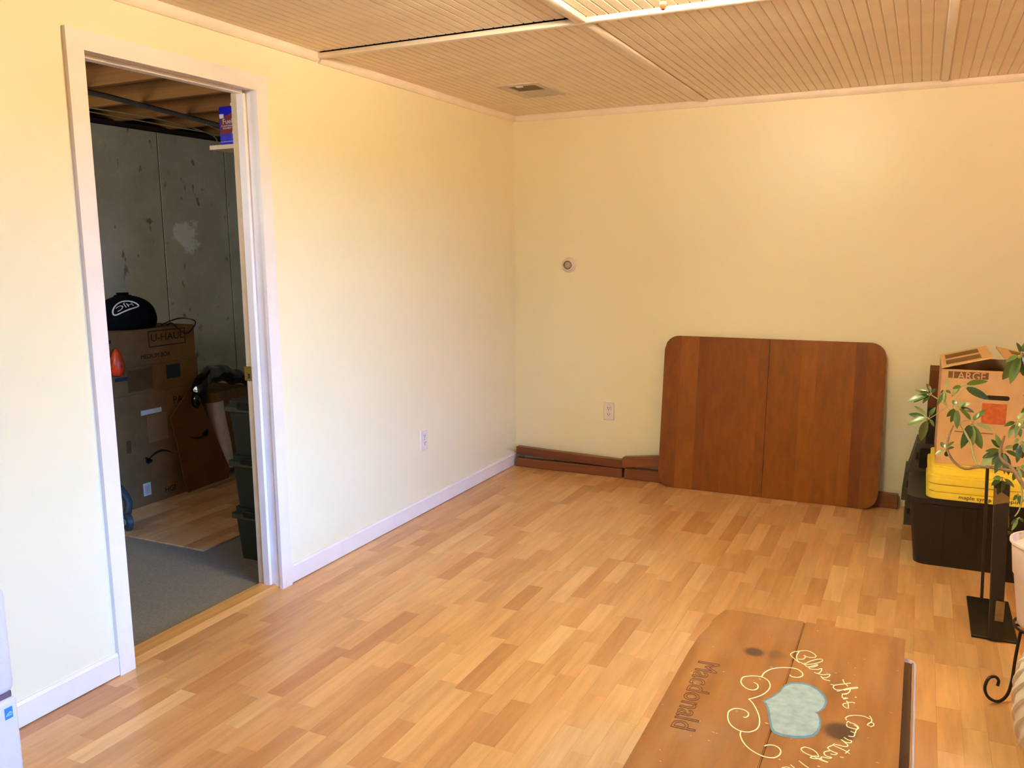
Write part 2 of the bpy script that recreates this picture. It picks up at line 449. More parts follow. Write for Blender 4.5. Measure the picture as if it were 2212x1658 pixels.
part('window_frame', MB().box(XR+.0, XR+.1, a, a+.05, c_, d_).box(XR, XR+.1, b_-.05, b_, c_, d_).box(XR, XR+.1, a, b_, c_, c_+.05).box(XR, XR+.1, a, b_, d_-.05, d_).box(XR+.03, XR+.07, (a+b_)/2-.02, (a+b_)/2+.02, c_, d_), 'trim', w, smooth=False)
part('window_sill', MB().box(XR-.06, XR+.02, a-.04, b_+.04, c_-.03, c_), 'trim', w, smooth=False)
w = thing('window_2', ((a2+b2)/2, YF, c2), 'small white framed window', kind='structure')
part('window_frame', MB().box(a2, a2+.04, YF-.1, YF, c2, d2).box(b2-.04, b2, YF-.1, YF, c2, d2).box(a2, b2, YF-.1, YF, c2, c2+.04).box(a2, b2, YF-.1, YF, d2-.04, d2), 'trim', w, smooth=False)
# --- baseboards
def baseboard(name, y0, y1, label):
    mb = MB().box(.0, .012, y0, y1, .004, .074).add([], [])
    mb.hexa([(0, y0, .074), (.012, y0, .074), (.012, y1, .074), (0, y1, .074)], [(0, y0, .082), (.006, y0, .082), (.006, y1, .082), (0, y1, .082)])
    return solo(name, mb, 'trim', label, kind='structure', smooth=False)
baseboard('baseboard_left', YR+WC+.002, -.002, 'white baseboard along the left wall up to the corner')
baseboard('baseboard_near', YF+.01, YL-WC-.0, 'white baseboard left of the doorway')
# --- door frame
d = thing('door_1', (-.055, (YL+YR)/2, 0), 'white painted door frame of the open doorway without a door', kind='structure')
T = .016
def casing(poly): return MB().prism(poly, (0, 0, 0), (0, 1, 0), (0, 0, 1), (T, 0, 0))
part('casing', casing([(YL-WC, 0), (YL, 0), (YL, HI), (YL-WC, HI+WC)]), 'trim', d, smooth=False)
part('casing', casing([(YR, 0), (YR+WC, 0), (YR+WC, HI+WC), (YR, HI)]), 'trim', d, smooth=False)
part('casing', casing([(YL, HI+.0004), (YR, HI+.0004), (YR+WC-.0004, HI+WC), (YL-WC+.0004, HI+WC)]), 'trim', d, smooth=False)
J = .005
part('jamb', MB().box(-.082, .0, YR+J, YR+.02, 0, HI+.018), 'trim', d, smooth=False)
part('jamb', MB().box(-.115, .0, YL-.02, YL-J, 0, HI+.018), 'trim', d, smooth=False)
part('raw_jamb_edge', MB().rbox(-.118, -.083, YR-.002, YR+.02, 0, HI, .003, 1), 'rawjamb', d, 'unpainted tan wood strip')
part('head_jamb', MB().box(-.115, .0, YL-J, YR+J, HI+J, HI+.018), 'trim', d, smooth=False)
part('door_stop', MB().rbox(-.082, -.046, YR-.010, YR+J, 0, HI-.006, .002, 1), 'trim', d, smooth=False)
part('door_stop', MB().rbox(-.082, -.046, YL-J, YL+.008, 0, HI-.006, .002, 1), 'trim', d, smooth=False)
part('door_stop', MB().rbox(-.082, -.046, YL+.008, YR-.010, HI-.008, HI+J, .002, 1), 'trim', d, smooth=False)
st = part('strike_plate', MB().rbox(-.124, -.082, YR-.0085, YR-.0025, .895, .955, .002, 1), 'brass', d, 'brass strike plate')
part('latch_hole', MB().box(-.104, -.092, YR-.0092, YR-.006, .905, .925), 'dark', st, smooth=False)
part('threshold', MB().hexa([(-.12, YL-J, 0), (0, YL-J, 0), (0, YR+J, 0), (-.12, YR+J, 0)], [(-.105, YL-J, .012), (-.03, YL-J, .012), (-.03, YR+J, .012), (-.105, YR+J, .012)]), 'threshold', d, 'orange tan wooden threshold', smooth=False)
# --- ceiling: beadboard panels with battens
ce = thing('ceiling', (0, 0, HC), 'cream beadboard panel ceiling with battens', kind='structure')
ce['kind'] = 'structure'
part('plenum_shade', MB().box(0, XR, YF, 0, HC+.05, HC+.06), 'void', ce, smooth=False)  # dark sheet paints the shade seen through the panel gaps
XS = [0.0, 1.22, 2.44, 3.66, XR]; YS = [(-.004, -1.935), (-1.975, -4.40), (-4.42, YF)]
BW = .0421
def stripc(L, w=BW):   # bead strip with chamfered lower edges, running from y=0 to -L, face at z=0
    g = .0011; c = .0032
    return MB().add([(g, 0, .006), (g, 0, .0025), (g+c, 0, 0), (w-g-c, 0, 0), (w-g, 0, .0025), (w-g, 0, .006)] +
                    [(g, -L, .006), (g, -L, .0025), (g+c, -L, 0), (w-g-c, -L, 0), (w-g, -L, .0025), (w-g, -L, .006)],
                    [(0, 1, 2, 3, 4, 5), (11, 10, 9, 8, 7, 6), (0, 6, 7, 1), (1, 7, 8, 2), (2, 8, 9, 3), (3, 9, 10, 4), (4, 10, 11, 5), (5, 11, 6, 0)])
for j, (y1, y0) in enumerate(YS):
    L = y1-y0
    sm = mesh('bead_strip', stripc(L), 'ceil', smooth=False)
    for i in range(4):
        x0, x1 = XS[i]+.004, XS[i+1]-.004
        zoff = .006 if (j == 1 and i == 0) else 0
        pb = part('ceiling_panel', MB().box(x0, x1, y0, y1, HC+.0045+zoff, HC+.010+zoff), 'ceil', ce, smooth=False)
        n = int((x1-x0)/BW)
        x0 += ((x1-x0)-n*BW)/2
        if j < 2 and i < 3:
            for k in range(n):
                inst('bead_strip', sm, pb, Matrix.Translation((x0+k*BW, y1-0, zoff)))
        else:
            t = MB()
            for k in range(n): t.add([p+Vector((x0+k*BW, y1, HC+zoff)) for p in stripc(L).v], stripc(L).f)
            tag(part('bead_strips', t, 'ceil', pb, smooth=False), kind='stuff')
def batten(x0, x1, y0, y1, r=.006): return part('batten', MB().rbox(x0, x1, y0, y1, HC-.018, HC+.003, r, 2), 'ceiltrim', ce)
batten(.02, XR, -1.972, -1.938)
batten(.02, XR, -4.43, -4.39)
for X in (1.22, 2.44, 3.66):
    part('batten', MB().rbox(X-.016, X+.016, -1.936, -.02, HC-.009, HC+.003, .004, 2), 'ceiltrim', ce)
    part('batten', MB().rbox(X-.022, X+.022, -4.388, -1.974, HC-.02, HC+.003, .006, 2), 'ceiltrim', ce)
def cove(name, A, B, nrm, label):
    A, B, nrm = map(Vector, (A, B, nrm)); pr = [(0, -.034), (.008, -.034), (.016, -.027), (.021, -.016), (.023, -.004), (.023, .004), (0, .004)]
    mb = MB(); n = len(pr)
    va = [A+nrm*r+Vector((0, 0, h)) for r, h in pr]; vb = [B+nrm*r+Vector((0, 0, h)) for r, h in pr]
    mb.add(va+vb, [tuple(range(n)), tuple(range(2*n-1, n-1, -1))]+[(i, (i+1) % n, n+(i+1) % n, n+i) for i in range(n)])
    return solo(name, mb, 'ceiltrim', label, kind='structure')
cove('trim_1', (.0, -1.945, HC), (.0, -.0, HC), (1, 0, 0), 'cream quarter round moulding above the left wall by the corner')
cove('trim_2', (.0, YF, HC+.004), (.0, -1.955, HC+.004), (1, 0, 0), 'cream quarter round moulding above the doorway')
cove('trim_3', (.024, 0, HC), (XR, 0, HC), (0, -1, 0), 'cream quarter round moulding above the back wall')
# --- storage room shell
cw = thing('wall_outer', (-2.1, -1, 0), 'rough grey poured concrete wall of the storage room', kind='structure')
part('wall_core', MB().box(-2.3, -2.106, -4.2, 1.2, 0, 2.19), 'dark', cw, smooth=False)
for y0, y1 in ((-4.2, -2.16), (-2.152, -.936), (-.929, -.352), (-.345, 1.2)):
    part('concrete_panel', MB().rbox(-2.108, -2.1, y0, y1, 0, 2.19, .002, 1), 'concrete', cw, smooth=False)
wall('wall_storage_near', [(-2.3, -1.6, -4.32, -4.2, 0, HW), (-.7, -.115, -4.32, -4.2, 0, HW), (-1.6, -.7, -4.32, -4.2, 0, 1.5), (-1.6, -.7, -4.32, -4.2, 2.0, HW)], 'concrete', 'grey concrete end wall of the storage room with an opening for the added fill light')
w = thing('window_fill', (-1.15, -4.2, 1.5), 'unseen small high window added for the storage room fill light', kind='structure')  # unseen opening added so the fill lamp can reach the storage room
part('window_frame', MB().box(-1.6, -1.57, -4.3, -4.22, 1.5, 2.0).box(-.73, -.7, -4.3, -4.22, 1.5, 2.0).box(-1.57, -.73, -4.3, -4.22, 1.5, 1.53).box(-1.57, -.73, -4.3, -4.22, 1.97, 2.0), 'trim', w, smooth=False)
solo('wall_storage_far', MB().box(-2.3, -.115, 1.2, 1.32, 0, HW), 'concrete', 'grey concrete far end wall of the storage room', kind='structure')
sl = thing('ceiling_storage', (-1.2, -1.5, 2.225), 'open wooden joist ceiling of the storage room', kind='structure')
part('subfloor', MB().box(-2.4, -.115, -4.3, 1.3, 2.46, 2.48), 'joist', sl, smooth=False)
part('sill_plate', MB().box(-2.3, -2.12, -4.2, 1.2, 2.19, 2.225), 'void', sl, smooth=False)
part('sky_block_wall', MB().box(-2.42, -2.3, -4.3, 1.3, 0, 2.5), 'void', sl, smooth=False)  # added dark wall, shuts out sky leaking in above the concrete
yj = -3.66
while yj < 1.1:
    part('joist', MB().rbox(-2.3, -.116, yj, yj+.038, 2.225, 2.46, .003, 1), 'joist', sl, smooth=False); yj += .406

# ================================================================== BACK WALL THINGS
# --- tabletop in two halves leaning on the wall
tt = thing('tabletop', (1.64, -.15, 0), 'large brown wooden tabletop with rounded corners leaning upright against the wall', 'tabletop')
yb, yt, zt = -.148, -.032, .905
tx = Vector((1, 0, 0)); tv = Vector((0, yt-yb, zt)).normalized(); tn = tx.cross(tv)   # tn faces the room
if tn.y > 0: tn = -tn
LH = math.hypot(yt-yb, zt); X0, X1 = 1.022, 2.250; RC = .085; XM = 1.634
def edge(x):
    q = None
    if x < X0+RC: q = X0+RC-x
    elif x > X1-RC: q = x-(X1-RC)
    return 0 if q is None else RC-math.sqrt(max(0, RC*RC-q*q))
def stave(xa, xb, par):
    n = 8 if (xa < X0+RC or xb > X1-RC) else 1
    xs = [xa+(xb-xa)*i/n for i in range(n+1)]
    poly = [(x-X0, edge(x)) for x in xs]+[(x-X0, LH-edge(x)) for x in reversed(xs)]
    t = .024
    o = Vector((X0, yb, .0015)); rr = .004
    # front face slightly inset for an eased edge
    cx = (xa+xb)/2-X0
    return part('stave', MB().prism(poly, o, tx, tv, tn*-t), 'cherry', par, smooth=False)
for (xa, xb) in ((X0, XM-.0012), (XM+.0012, X1)):
    hf = part('tabletop_half', MB().prism([(xa-X0+.09, .09), (xb-X0-.09 if xb == X1 else xb-X0, .09), (xb-X0-.09 if xb == X1 else xb-X0, LH-.09), (xa-X0+.09, LH-.09)], Vector((X0, yb, .0015))-tn*.0242, tx, tv, -tn*.004), 'cherry', tt, smooth=False)
    cuts = [xa]; 
    while cuts[-1] < xb-.12: cuts.append(cuts[-1]+random.uniform(.055, .11))
    cuts.append(xb)
    for p, q in zip(cuts[:-1], cuts[1:]): stave(p, q, hf)
# --- wooden rails on the floor by the back wall
def rail(label, A, B, h, t, ends=None):
    A, B = Vector(A), Vector(B); dx = (B-A).normalized(); s = dx.cross(Vector((0, 0, 1))).normalized()*t/2; u = Vector((0, 0, h))
    mb = MB().hexa([A-s, B-s, B+s, A+s], [A-s+u, B-s+u, B+s+u, A+s+u])
    bm = bmesh.new(); vs = [bm.verts.new(p) for p in mb.v]
    for f in mb.f: bm.faces.new([vs[i] for i in f])
    bmesh.ops.bevel(bm, geom=list(bm.edges), offset=.003, segments=1, affect='EDGES'); bm.verts.index_update()
    m2 = MB().add([v.co.copy() for v in bm.verts], [[v.index for v in f.verts] for f in bm.faces]); bm.free()
    return solo('table_rail', m2, 'cherrydark', label, 'rail', 'loose wooden table rails on the floor')
rail('brown wooden rail lying flat on the floor in the corner', (.030, -.050, .001), (.770, -.050, .001), .058, .045)
rail('brown wooden rail propped at a slant upon the corner rail', (.036, -.050, .083), (.772, -.045, .061), .053, .045)
rail('short wooden rail on the floor running behind the tabletop', (.790, -.062, .001), (1.20, -.060, .001), .068, .045)
rail('wooden rail on top, its end touching the slanted corner rail', (.776, -.062, .0705), (1.22, -.068, .128), .066, .05)
rail('dark wooden rail on the floor between tabletop and black tote', (2.16, -.05, .001), (2.35, -.055, .001), .08, .04)
sp = thing('metal_spring_clip', (.06, -.05, .0595), 'small dark coiled metal clip between the two corner rails', 'clip')
for i, xx in enumerate((.042, .052, .062, .073, .083)):
    part('coil', MB().tube([(xx+.006*math.cos(q*PI/5), -.05+.012*math.sin(q*PI/5), .0705+.0105*math.sin(q*PI/5+.6)) for q in range(10)], .0012, 5, True), 'iron', sp)
# --- outlets and sensor
def outlet(c, nrm, label):
    c, n = Vector(c), Vector(nrm); u = Vector((0, 0, 1)).cross(n).normalized(); z = Vector((0, 0, 1))
    o = thing('wall_outlet', c, label, 'outlet', 'wall outlets')
    def plate(nm, hw, hh, d0, d1, m, cu=0, cv=0, par=o, ins=.0):
        b = c+u*cu+z*cv
        lo = [b-u*hw-z*hh+n*d0, b+u*hw-z*hh+n*d0, b+u*hw+z*hh+n*d0, b-u*hw+z*hh+n*d0]
        hi = [b-u*(hw-ins)-z*(hh-ins)+n*d1, b+u*(hw-ins)-z*(hh-ins)+n*d1, b+u*(hw-ins)+z*(hh-ins)+n*d1, b-u*(hw-ins)+z*(hh-ins)+n*d1]
        return part(nm, MB().hexa(lo, hi), m, par, smooth=False)
    plate('cover_plate', .035, .057, 0, .006, 'white', ins=.004)
    for s in (1, -1):
        r = plate('socket', .0165, .0135, .0062, .0085, 'white', 0, s*.0195, ins=.0015)
        plate('slot', .0016, .0045, .0086, .009, 'dark', -.0065, s*.0195+.003, r); plate('slot', .0016, .0038, .0086, .009, 'dark', .0065, s*.0195+.003, r)
        plate('ground_hole', .0024, .0024, .0086, .009, 'dark', 0, s*.0195-.007, r)
    plate('screw', .003, .003, .0062, .0075, 'grey')
outlet((.657, 0, .407), (0, -1, 0), 'white duplex outlet on the back wall left of the tabletop')
outlet((0, -1.168, .407), (1, 0, 0), 'white duplex outlet low on the left wall')
se = thing('motion_sensor', (.384, 0, 1.326), 'round white sensor with a grey lens on the back wall', 'sensor')
part('housing', MB().lathe([(.046, 0), (.047, .006), (.044, .014), (.036, .024), (.030, .031), (.0275, .032), (.0265, .028)], (.384, 0, 1.326), 32, (0, -1, 0)), 'white', se)
part('lens_ring', MB().lathe([(.0262, .026), (.0262, .0325), (.0235, .0335), (.0232, .029)], (.384, 0, 1.326), 28, (0, -1, 0)), 'grill', se)
part('lens', MB().lathe([(.023, .027), (.021, .032), (.014, .0355), (.004, .037)], (.384, 0, 1.326), 24, (0, -1, 0)), 'grey', se)
# --- ceiling vent
cv = thing('ceiling_vent', (.48, -.79, HC-.012), 'white ceiling vent register with a dark grille opening', 'vent')
zv = HC
part('frame', MB().box(.36, .60, -.975, -.930, zv-.007, zv).box(.36, .60, -.625, -.6, zv-.007, zv).box(.36, .412, -.930, -.625, zv-.007, zv).box(.566, .60, -.930, -.625, zv-.007, zv).box(.412, .566, -.775, -.76, zv-.007, zv), 'louver', cv, smooth=False)
part('grille', MB().box(.412, .566, -.930, -.775, zv-.0012, zv-.0004), 'grill', cv, 'dark grey opening', smooth=False)
for i in range(8):
    y = -.757+i*.0162
    part('louver_slat', MB().hexa([(.413, y, zv-.001), (.565, y, zv-.001), (.565, y+.0135, zv-.006), (.413, y+.0135, zv-.006)], [(.413, y+.001, zv-.0002), (.565, y+.001, zv-.0002), (.565, y+.015, zv-.005), (.413, y+.015, zv-.005)]), 'louver', cv, smooth=False)
part('damper_tab', MB().rbox(.462, .496, -.938, -.915, zv-.011, zv-.006, .001, 1), 'white', cv, smooth=False)
# --- ceiling light
def ceilinglight(lx, ly, label, glow, bulb):
    cl = thing('ceiling_light', (lx, ly, HC-.2), label, 'ceiling light', 'glass bowl ceiling lights')
    part('canopy', MB().lathe([(.001, -.001), (.09, -.001), (.095, -.012), (.07, -.03), (.03, -.04), (.012, -.05)], (lx, ly, HC), 32), 'bronze', cl)
    part('rod', MB().lathe([(.006, -.05), (.006, -.17)], (lx, ly, HC), 10), 'bronze', cl)
    part('glass_bowl', MB().lathe([(.158, -.072), (.165, -.075), (.158, -.095), (.132, -.125), (.09, -.147), (.045, -.158), (.012, -.162), (.012, -.158), (.045, -.153), (.088, -.142), (.128, -.121), (.152, -.094), (.158, -.076)], (lx, ly, HC), 40), glow, cl)
    for q in range(3):
        a_ = q*2*PI/3+.5
        part('bulb', MB().lathe([(.004, -.03), (.018, -.024), (.028, -.008), (.03, .004), (.024, .02), (.012, .028), (.002, .03)], (lx+.075*math.cos(a_), ly+.075*math.sin(a_), HC-.062), 14), bulb, cl)
    part('finial', MB().lathe([(.004, -.155), (.026, -.158), (.027, -.164), (.018, -.172), (.009, -.178), (.0075, -.183), (.0095, -.188), (.0085, -.196), (.005, -.203), (.001, -.205)], (lx, ly, HC), 24), 'bronze', cl)
ceilinglight(1.73, -2.69, 'lit glass bowl ceiling light with a bronze finial, the only one in view', 'glow', 'bulb')
ceilinglight(3.75, -2.85, 'second lit glass bowl ceiling light, nearer the right wall', 'glow2', 'bulb2')

# ================================================================== LEFT FOREGROUND: dehumidifier
X = .45; Y1 = -3.80; Y0 = -4.18; ZT = .636
dh = thing('dehumidifier', (.31, -3.99, 0), 'white plastic appliance with a blue sticker at the lower left edge', 'dehumidifier')
part('body', MB().rbox(.16, X-.03, Y0, Y1, .02, ZT, .022, 4), 'dehum', dh)
part('front_panel', MB().rbox(X-.045, X, Y0, Y1, .364, ZT, .02, 4), 'dehum', dh)
part('seam', MB().rbox(X-.045, X-.012, Y0+.006, Y1-.006, .348, .366, .003, 1), 'gap', dh, 'dark grey horizontal groove')
bk = part('water_bucket', MB().rbox(X-.045, X, Y0, Y1, .03, .350, .012, 3), 'dehum', dh)
s_ = part('energy_sticker', MB().box(X, X+.0006, Y1-.037, Y1-.017, .303, .332), 'blue', bk, 'blue square sticker', smooth=False)
part('sticker_print', MB().prism([(0, .007), (.004, .012), (.011, .016), (.016, .012), (.016, .009), (.010, .011), (.005, .008), (.016, .008), (.016, .005), (0, .005)], (X+.0007, Y1-.035, .3055), (0, 1, 0), (0, 0, 1), (.0003, 0, 0)), 'bluepale', s_, smooth=False)
for yy in (Y0+.05, Y1-.05):
    for xx in (.2, X-.08): part('foot', MB().lathe([(.014, 0), (.014, .022)], (xx, yy, 0), 12), 'black', dh)

# ================================================================== FOREGROUND: painted board on a low table
ZB = .4205
ot = thing('low_table', (2.19, -3.3, 0), 'low dark brown table with a pale rim under the painted board', 'table')
part('top', MB().rbox(1.98, 2.432, -3.74, -2.79, .374, .392, .008, 2), 'ottoman', ot)
def rrect(x0, x1, y0, y1, r, n=6):
    out = []
    for (cx, cy, a0) in ((x1-r, y1-r, 0), (x0+r, y1-r, PI/2), (x0+r, y0+r, PI), (x1-r, y0+r, 1.5*PI)):
        for i in range(n+1): a = a0+PI/2*i/n; out.append((cx+r*math.cos(a), cy+r*math.sin(a)))
    return out
part('rim', MB().tube([(x, y,   .388) for x, y in rrect(1.977, 2.437, -3.743, -2.775, .02)], .0030, 8, True), 'rim', ot, 'pale rim')
part('far_rim_corner', MB().prism(rrect(1.985, 2.432, -2.80, -2.772, .012), (0, 0, .376), (1, 0, 0), (0, 1, 0), (0, 0, .014)), 'rim', ot)
part('apron', MB().rbox(2.02, 2.40, -3.70, -2.83, .31, .374, .006, 2), 'ottoman', ot)
for xx in (2.045, 2.375):
    for yy in (-3.675, -2.86):
        part('leg', MB().lathe([(.013, 0), (.016, .02), (.02, .16), (.022, .31)], (xx, yy, 0), 14), 'ottoman', ot)
bd = thing('painted_wooden_board', (2.17, -3.25, .3945), 'worn wooden board with a painted blue heart and cream lettering, lying on the low table', 'sign board')
def plank(poly): 
    bm = bmesh.new(); mb = MB().prism(poly, (0, 0, .3945), (1, 0, 0), (0, 1, 0), (0, 0, ZB-.3945))
    vs = [bm.verts.new(p) for p in mb.v]
    for f in mb.f: bm.faces.new([vs[i] for i in f])
    bmesh.ops.bevel(bm, geom=list(bm.edges), offset=.0025, segments=2, affect='EDGES'); bm.verts.index_update()
    m2 = MB().add([v.co.copy() for v in bm.verts], [[v.index for v in f.verts] for f in bm.faces]); bm.free(); return m2
SX = 2.166
part('plank', plank([(1.925, -3.78), (SX-.0006, -3.78), (SX-.0006, -2.722), (1.975, -2.724), (1.952, -2.735), (1.945, -2.77), (1.934, -2.81), (1.938, -2.86), (1.924, -2.92), (1.922, -3.02)]), 'board', bd)
part('plank', plank([(SX+.0006, -3.78), (2.411, -3.78), (2.413, -2.719), (SX+.0006, -2.721)]), 'board', bd)
def z1(x, y): return onz(1380+x/4.631, 1300+y/4.631, ZB+.0008)
def z2(x, y): return onz(1660+x/5.214, 1340+y/5.214, ZB+.0008)
def stroke(name, pts, fn, r=.0016, k=5, m='scroll'):
    q = spline([fn(*p) for p in pts], k)
    mb = MB().tube(q, r, 6)
    for p in mb.v: p.z = ZB+.0002+(p.z-ZB-.0008)*.45
    return part(name, mb, m, bd)
stroke('scroll_line', [(1150,800),(1185,820),(1190,855),(1150,875),(1090,865),(1040,830),(1022,790),(1040,750),(1090,737),(1160,735),(1230,745),(1290,780),(1313,825),(1300,870),(1250,915),(1180,945),(1100,967)], z1)
stroke('scroll_line', [(1100,967),(1140,1010),(1180,1080),(1205,1150),(1205,1220),(1180,1265),(1130,1290),(1070,1295),(1000,1280),(930,1235),(895,1180),(890,1120),(910,1080),(970,1060),(1040,1070),(1090,1100),(1095,1130),(1070,1150),(1045,1145)], z1)
stroke('scroll_line', [(1230,740),(1260,700),(1330,665),(1420,652),(1520,655),(1590,670),(1635,705),(1635,735),(1590,750),(1530,742),(1510,725)], z1)
stroke('scroll_line', [(1020,1290),(1015,1330),(1040,1390),(1090,1450),(1160,1500),(1250,1540),(1340,1553),(1400,1530),(1420,1490),(1400,1455),(1350,1430),(1290,1425),(1255,1435)], z1)
LET = {
 'letter_B': [[(345,470),(290,425),(250,383),(270,355),(340,340),(420,335),(480,350),(530,385),(525,408),(470,410),(410,398)], [(345,345),(318,395),(330,450),(375,472)], [(400,385),(415,405),(390,432),(335,428)]],
 'letter_l': [[(375,472),(400,485),(480,450),(560,430),(605,435),(600,455),(520,480),(430,490),(400,478),(415,500),(445,520)]],
 'letter_e': [[(445,520),(500,505),(550,490),(545,505),(490,520),(455,515),(470,540),(520,545)]],
 'letter_s': [[(520,545),(560,545),(600,535),(590,570),(560,590),(515,580)], [(545,590),(610,605),(690,600),(680,625),(640,640),(600,635)], [(590,620),(620,655),(695,675)]],
 'letter_t': [[(700,712),(740,722),(800,715),(925,700)], [(840,660),(850,690),(895,735)], [(740,722),(730,750),(760,775)]],
 'letter_h': [[(760,775),(830,775),(930,765),(1000,755),(990,745),(890,760),(800,785),(770,790)], [(850,780),(915,770),(910,800),(870,825),(830,820)]],
 'letter_i': [[(830,825),(900,812)], [(830,830),(835,865),(880,865)], [(975,855),(985,862),(990,858)]],
 'letter_s2': [[(840,880),(895,868)], [(975,925),(930,915),(850,930),(840,950),(870,975),(910,985)], [(880,900),(897,930),(900,975)]],
 'letter_C': [[(1150,1185),(1115,1170),(1140,1145),(1180,1150),(1185,1175),(1150,1190)], [(1140,1070),(1165,1125),(1115,1165)], [(1145,1105),(1080,1075),(1000,1062),(910,1068),(870,1090),(880,1115)]],
 'letter_o': [[(880,1150),(900,1130),(930,1150),(960,1155),(1010,1190),(1005,1215),(950,1210),(890,1190),(880,1160)]],
 'letter_u': [[(960,1170),(1005,1200),(985,1235),(975,1260),(925,1240)], [(975,1260),(960,1300),(900,1295)]],
 'letter_n': [[(850,1310),(900,1340),(935,1350),(925,1370),(870,1365),(820,1335),(870,1375),(895,1400),(870,1415),(800,1400),(740,1385)]],
 'letter_t2': [[(740,1385),(735,1400),(800,1430),(880,1470),(915,1495)], [(912,1452),(865,1490)]],
 'letter_r': [[(735,1395),(680,1415),(670,1435),(720,1470),(775,1490),(740,1505),(700,1495)]],
 'letter_y': [[(690,1460),(640,1470),(625,1490),(650,1520),(710,1535),(680,1545),(600,1530),(600,1560),(670,1590)], [(600,1545),(520,1550),(470,1535),(530,1520),(565,1530),(540,1480),(480,1440),(410,1420),(370,1435),(380,1465),(440,1500),(520,1530),(600,1570),(665,1590)]],
 'letter_H': [[(345,1575),(400,1620),(465,1665),(530,1725)], [(250,1620),(330,1685),(400,1750)], [(150,1655),(200,1643),(250,1660),(300,1700)]],
}
for k_, ss in LET.items():
    for q in ss: stroke('painted_letter_'+k_.split('_')[1].rstrip('2').lower(), q, z2, .0013, 4)
hp = [z1(1238, 985)]+[z1(*p) for p in ((1300,955),(1330,940),(1400,890),(1440,840))]+[z2(*p) for p in ((190,715),(260,690),(360,693),(470,715),(570,770),(640,840),(662,900),(640,970),(590,1015),(532,1032),(570,1060),(592,1120),(590,1190),(560,1260),(500,1305),(400,1320),(280,1320),(150,1300),(60,1265),(25,1220))]+[z1(*p) for p in ((1300,1180),(1288,1080),(1258,1010))]
hc = sum(hp, Vector())/len(hp)
mb = MB().prism([(p.x, p.y) for p in hp], (0, 0, ZB-.0005), (1, 0, 0), (0, 1, 0), (0, 0, .0010)); part('heart_outline', mb, 'heartedge', bd, smooth=False)
mb = MB().prism([(hc.x+(p.x-hc.x)*.93, hc.y+(p.y-hc.y)*.93) for p in hp], (0, 0, ZB+.0004), (1, 0, 0), (0, 1, 0), (0, 0, .0005)); part('heart', mb, 'heart', bd, 'pale blue painted heart', smooth=False)
A = Vector((1.957, -3.058, ZB+.0003)); B = Vector((1.972, -3.372, ZB+.0003)); u_ = (B-A).normalized(); v_ = Vector((-u_.y, u_.x, 0)); 
if v_.x < 0: v_ = -v_
text('carved_name', 'Macdonald', 'carve', bd, A, u_, v_, .074, (B-A).length, outline=.0011)

# ================================================================== RIGHT SIDE
def taper(x0, x1, y0, y1, z0, z1, t, r=.03, n=5):
    """tub body: rounded rectangle ring at the foot tapering out by t at the top"""
    mb = MB(); A = rrect(x0+t, x1-t, y0+t, y1-t, r, n); B = rrect(x0, x1, y0, y1, r, n); k = len(A)
    mb.add([(x, y, z0) for x, y in A]+[(x, y, z1) for x, y in B], [tuple(reversed(range(k))), tuple(range(k, 2*k))]+[(i, (i+1) % k, k+(i+1) % k, k+i) for i in range(k)])
    return mb
def slab(x0, x1, y0, y1, z0, z1, r=.03, n=5): return taper(x0, x1, y0, y1, z0, z1, 0, r, n)
tb = thing('storage_tote', (2.83, -.69, 0), 'big black storage tote on the floor under yellow lids', 'tote')
part('tub', taper(2.405, 3.22, -.94, -.46, 0, .296, .03, .05), 'black', tb)
part('rim', slab(2.395, 3.23, -.95, -.45, .296, .318, .055), 'black', tb)
for i in range(6):
    xx = 2.50+i*.125
    part('rib', MB().hexa([(xx, -.915, .02), (xx+.05, -.915, .02), (xx+.05, -.9, .02), (xx, -.9, .02)], [(xx, -.944, .29), (xx+.05, -.944, .29), (xx+.05, -.92, .29), (xx, -.92, .29)]), 'black', tb, smooth=False)
zz = .3205
names = ['yellow tote lid with black marker writing, lowest of the lid stack', 'yellow tote lid, second from the bottom of the stack', 'yellow tote lid, third from the bottom of the stack', 'yellow tote lid, topmost of the stack under the cardboard box']
for i in range(4):
    h = .0335
    dx = (.0, .004, .002, .014)[i]; dy = (0, .004, .002, .05)[i]
    ld = thing('tote_lid', (2.83, -.69, zz), names[i], 'lid', 'stacked yellow tote lids')
    part('lid_skirt', slab(2.470+dx, 3.2, -.945+dy, -.455, zz, zz+h-.004, .05), 'yellow', ld)
    part('lid_top', slab(2.480+dx, 3.19, -.935+dy, -.465, zz+h-.004, zz+h-.0005, .05), 'yellow', ld)
    if i == 0:
        text('marker_writing', 'maple syrup', 'ink', ld, ony(2070, 1077, -.9457), (1, 0, 0), (0, 0, 1), .024, .125)
        text('marker_writing', 'tappin', 'ink', ld, ony(2160, 1085, -.9457), (1, 0, 0), (0, 0, 1), .024, .075)
    zz += h
ZL = zz+.0005
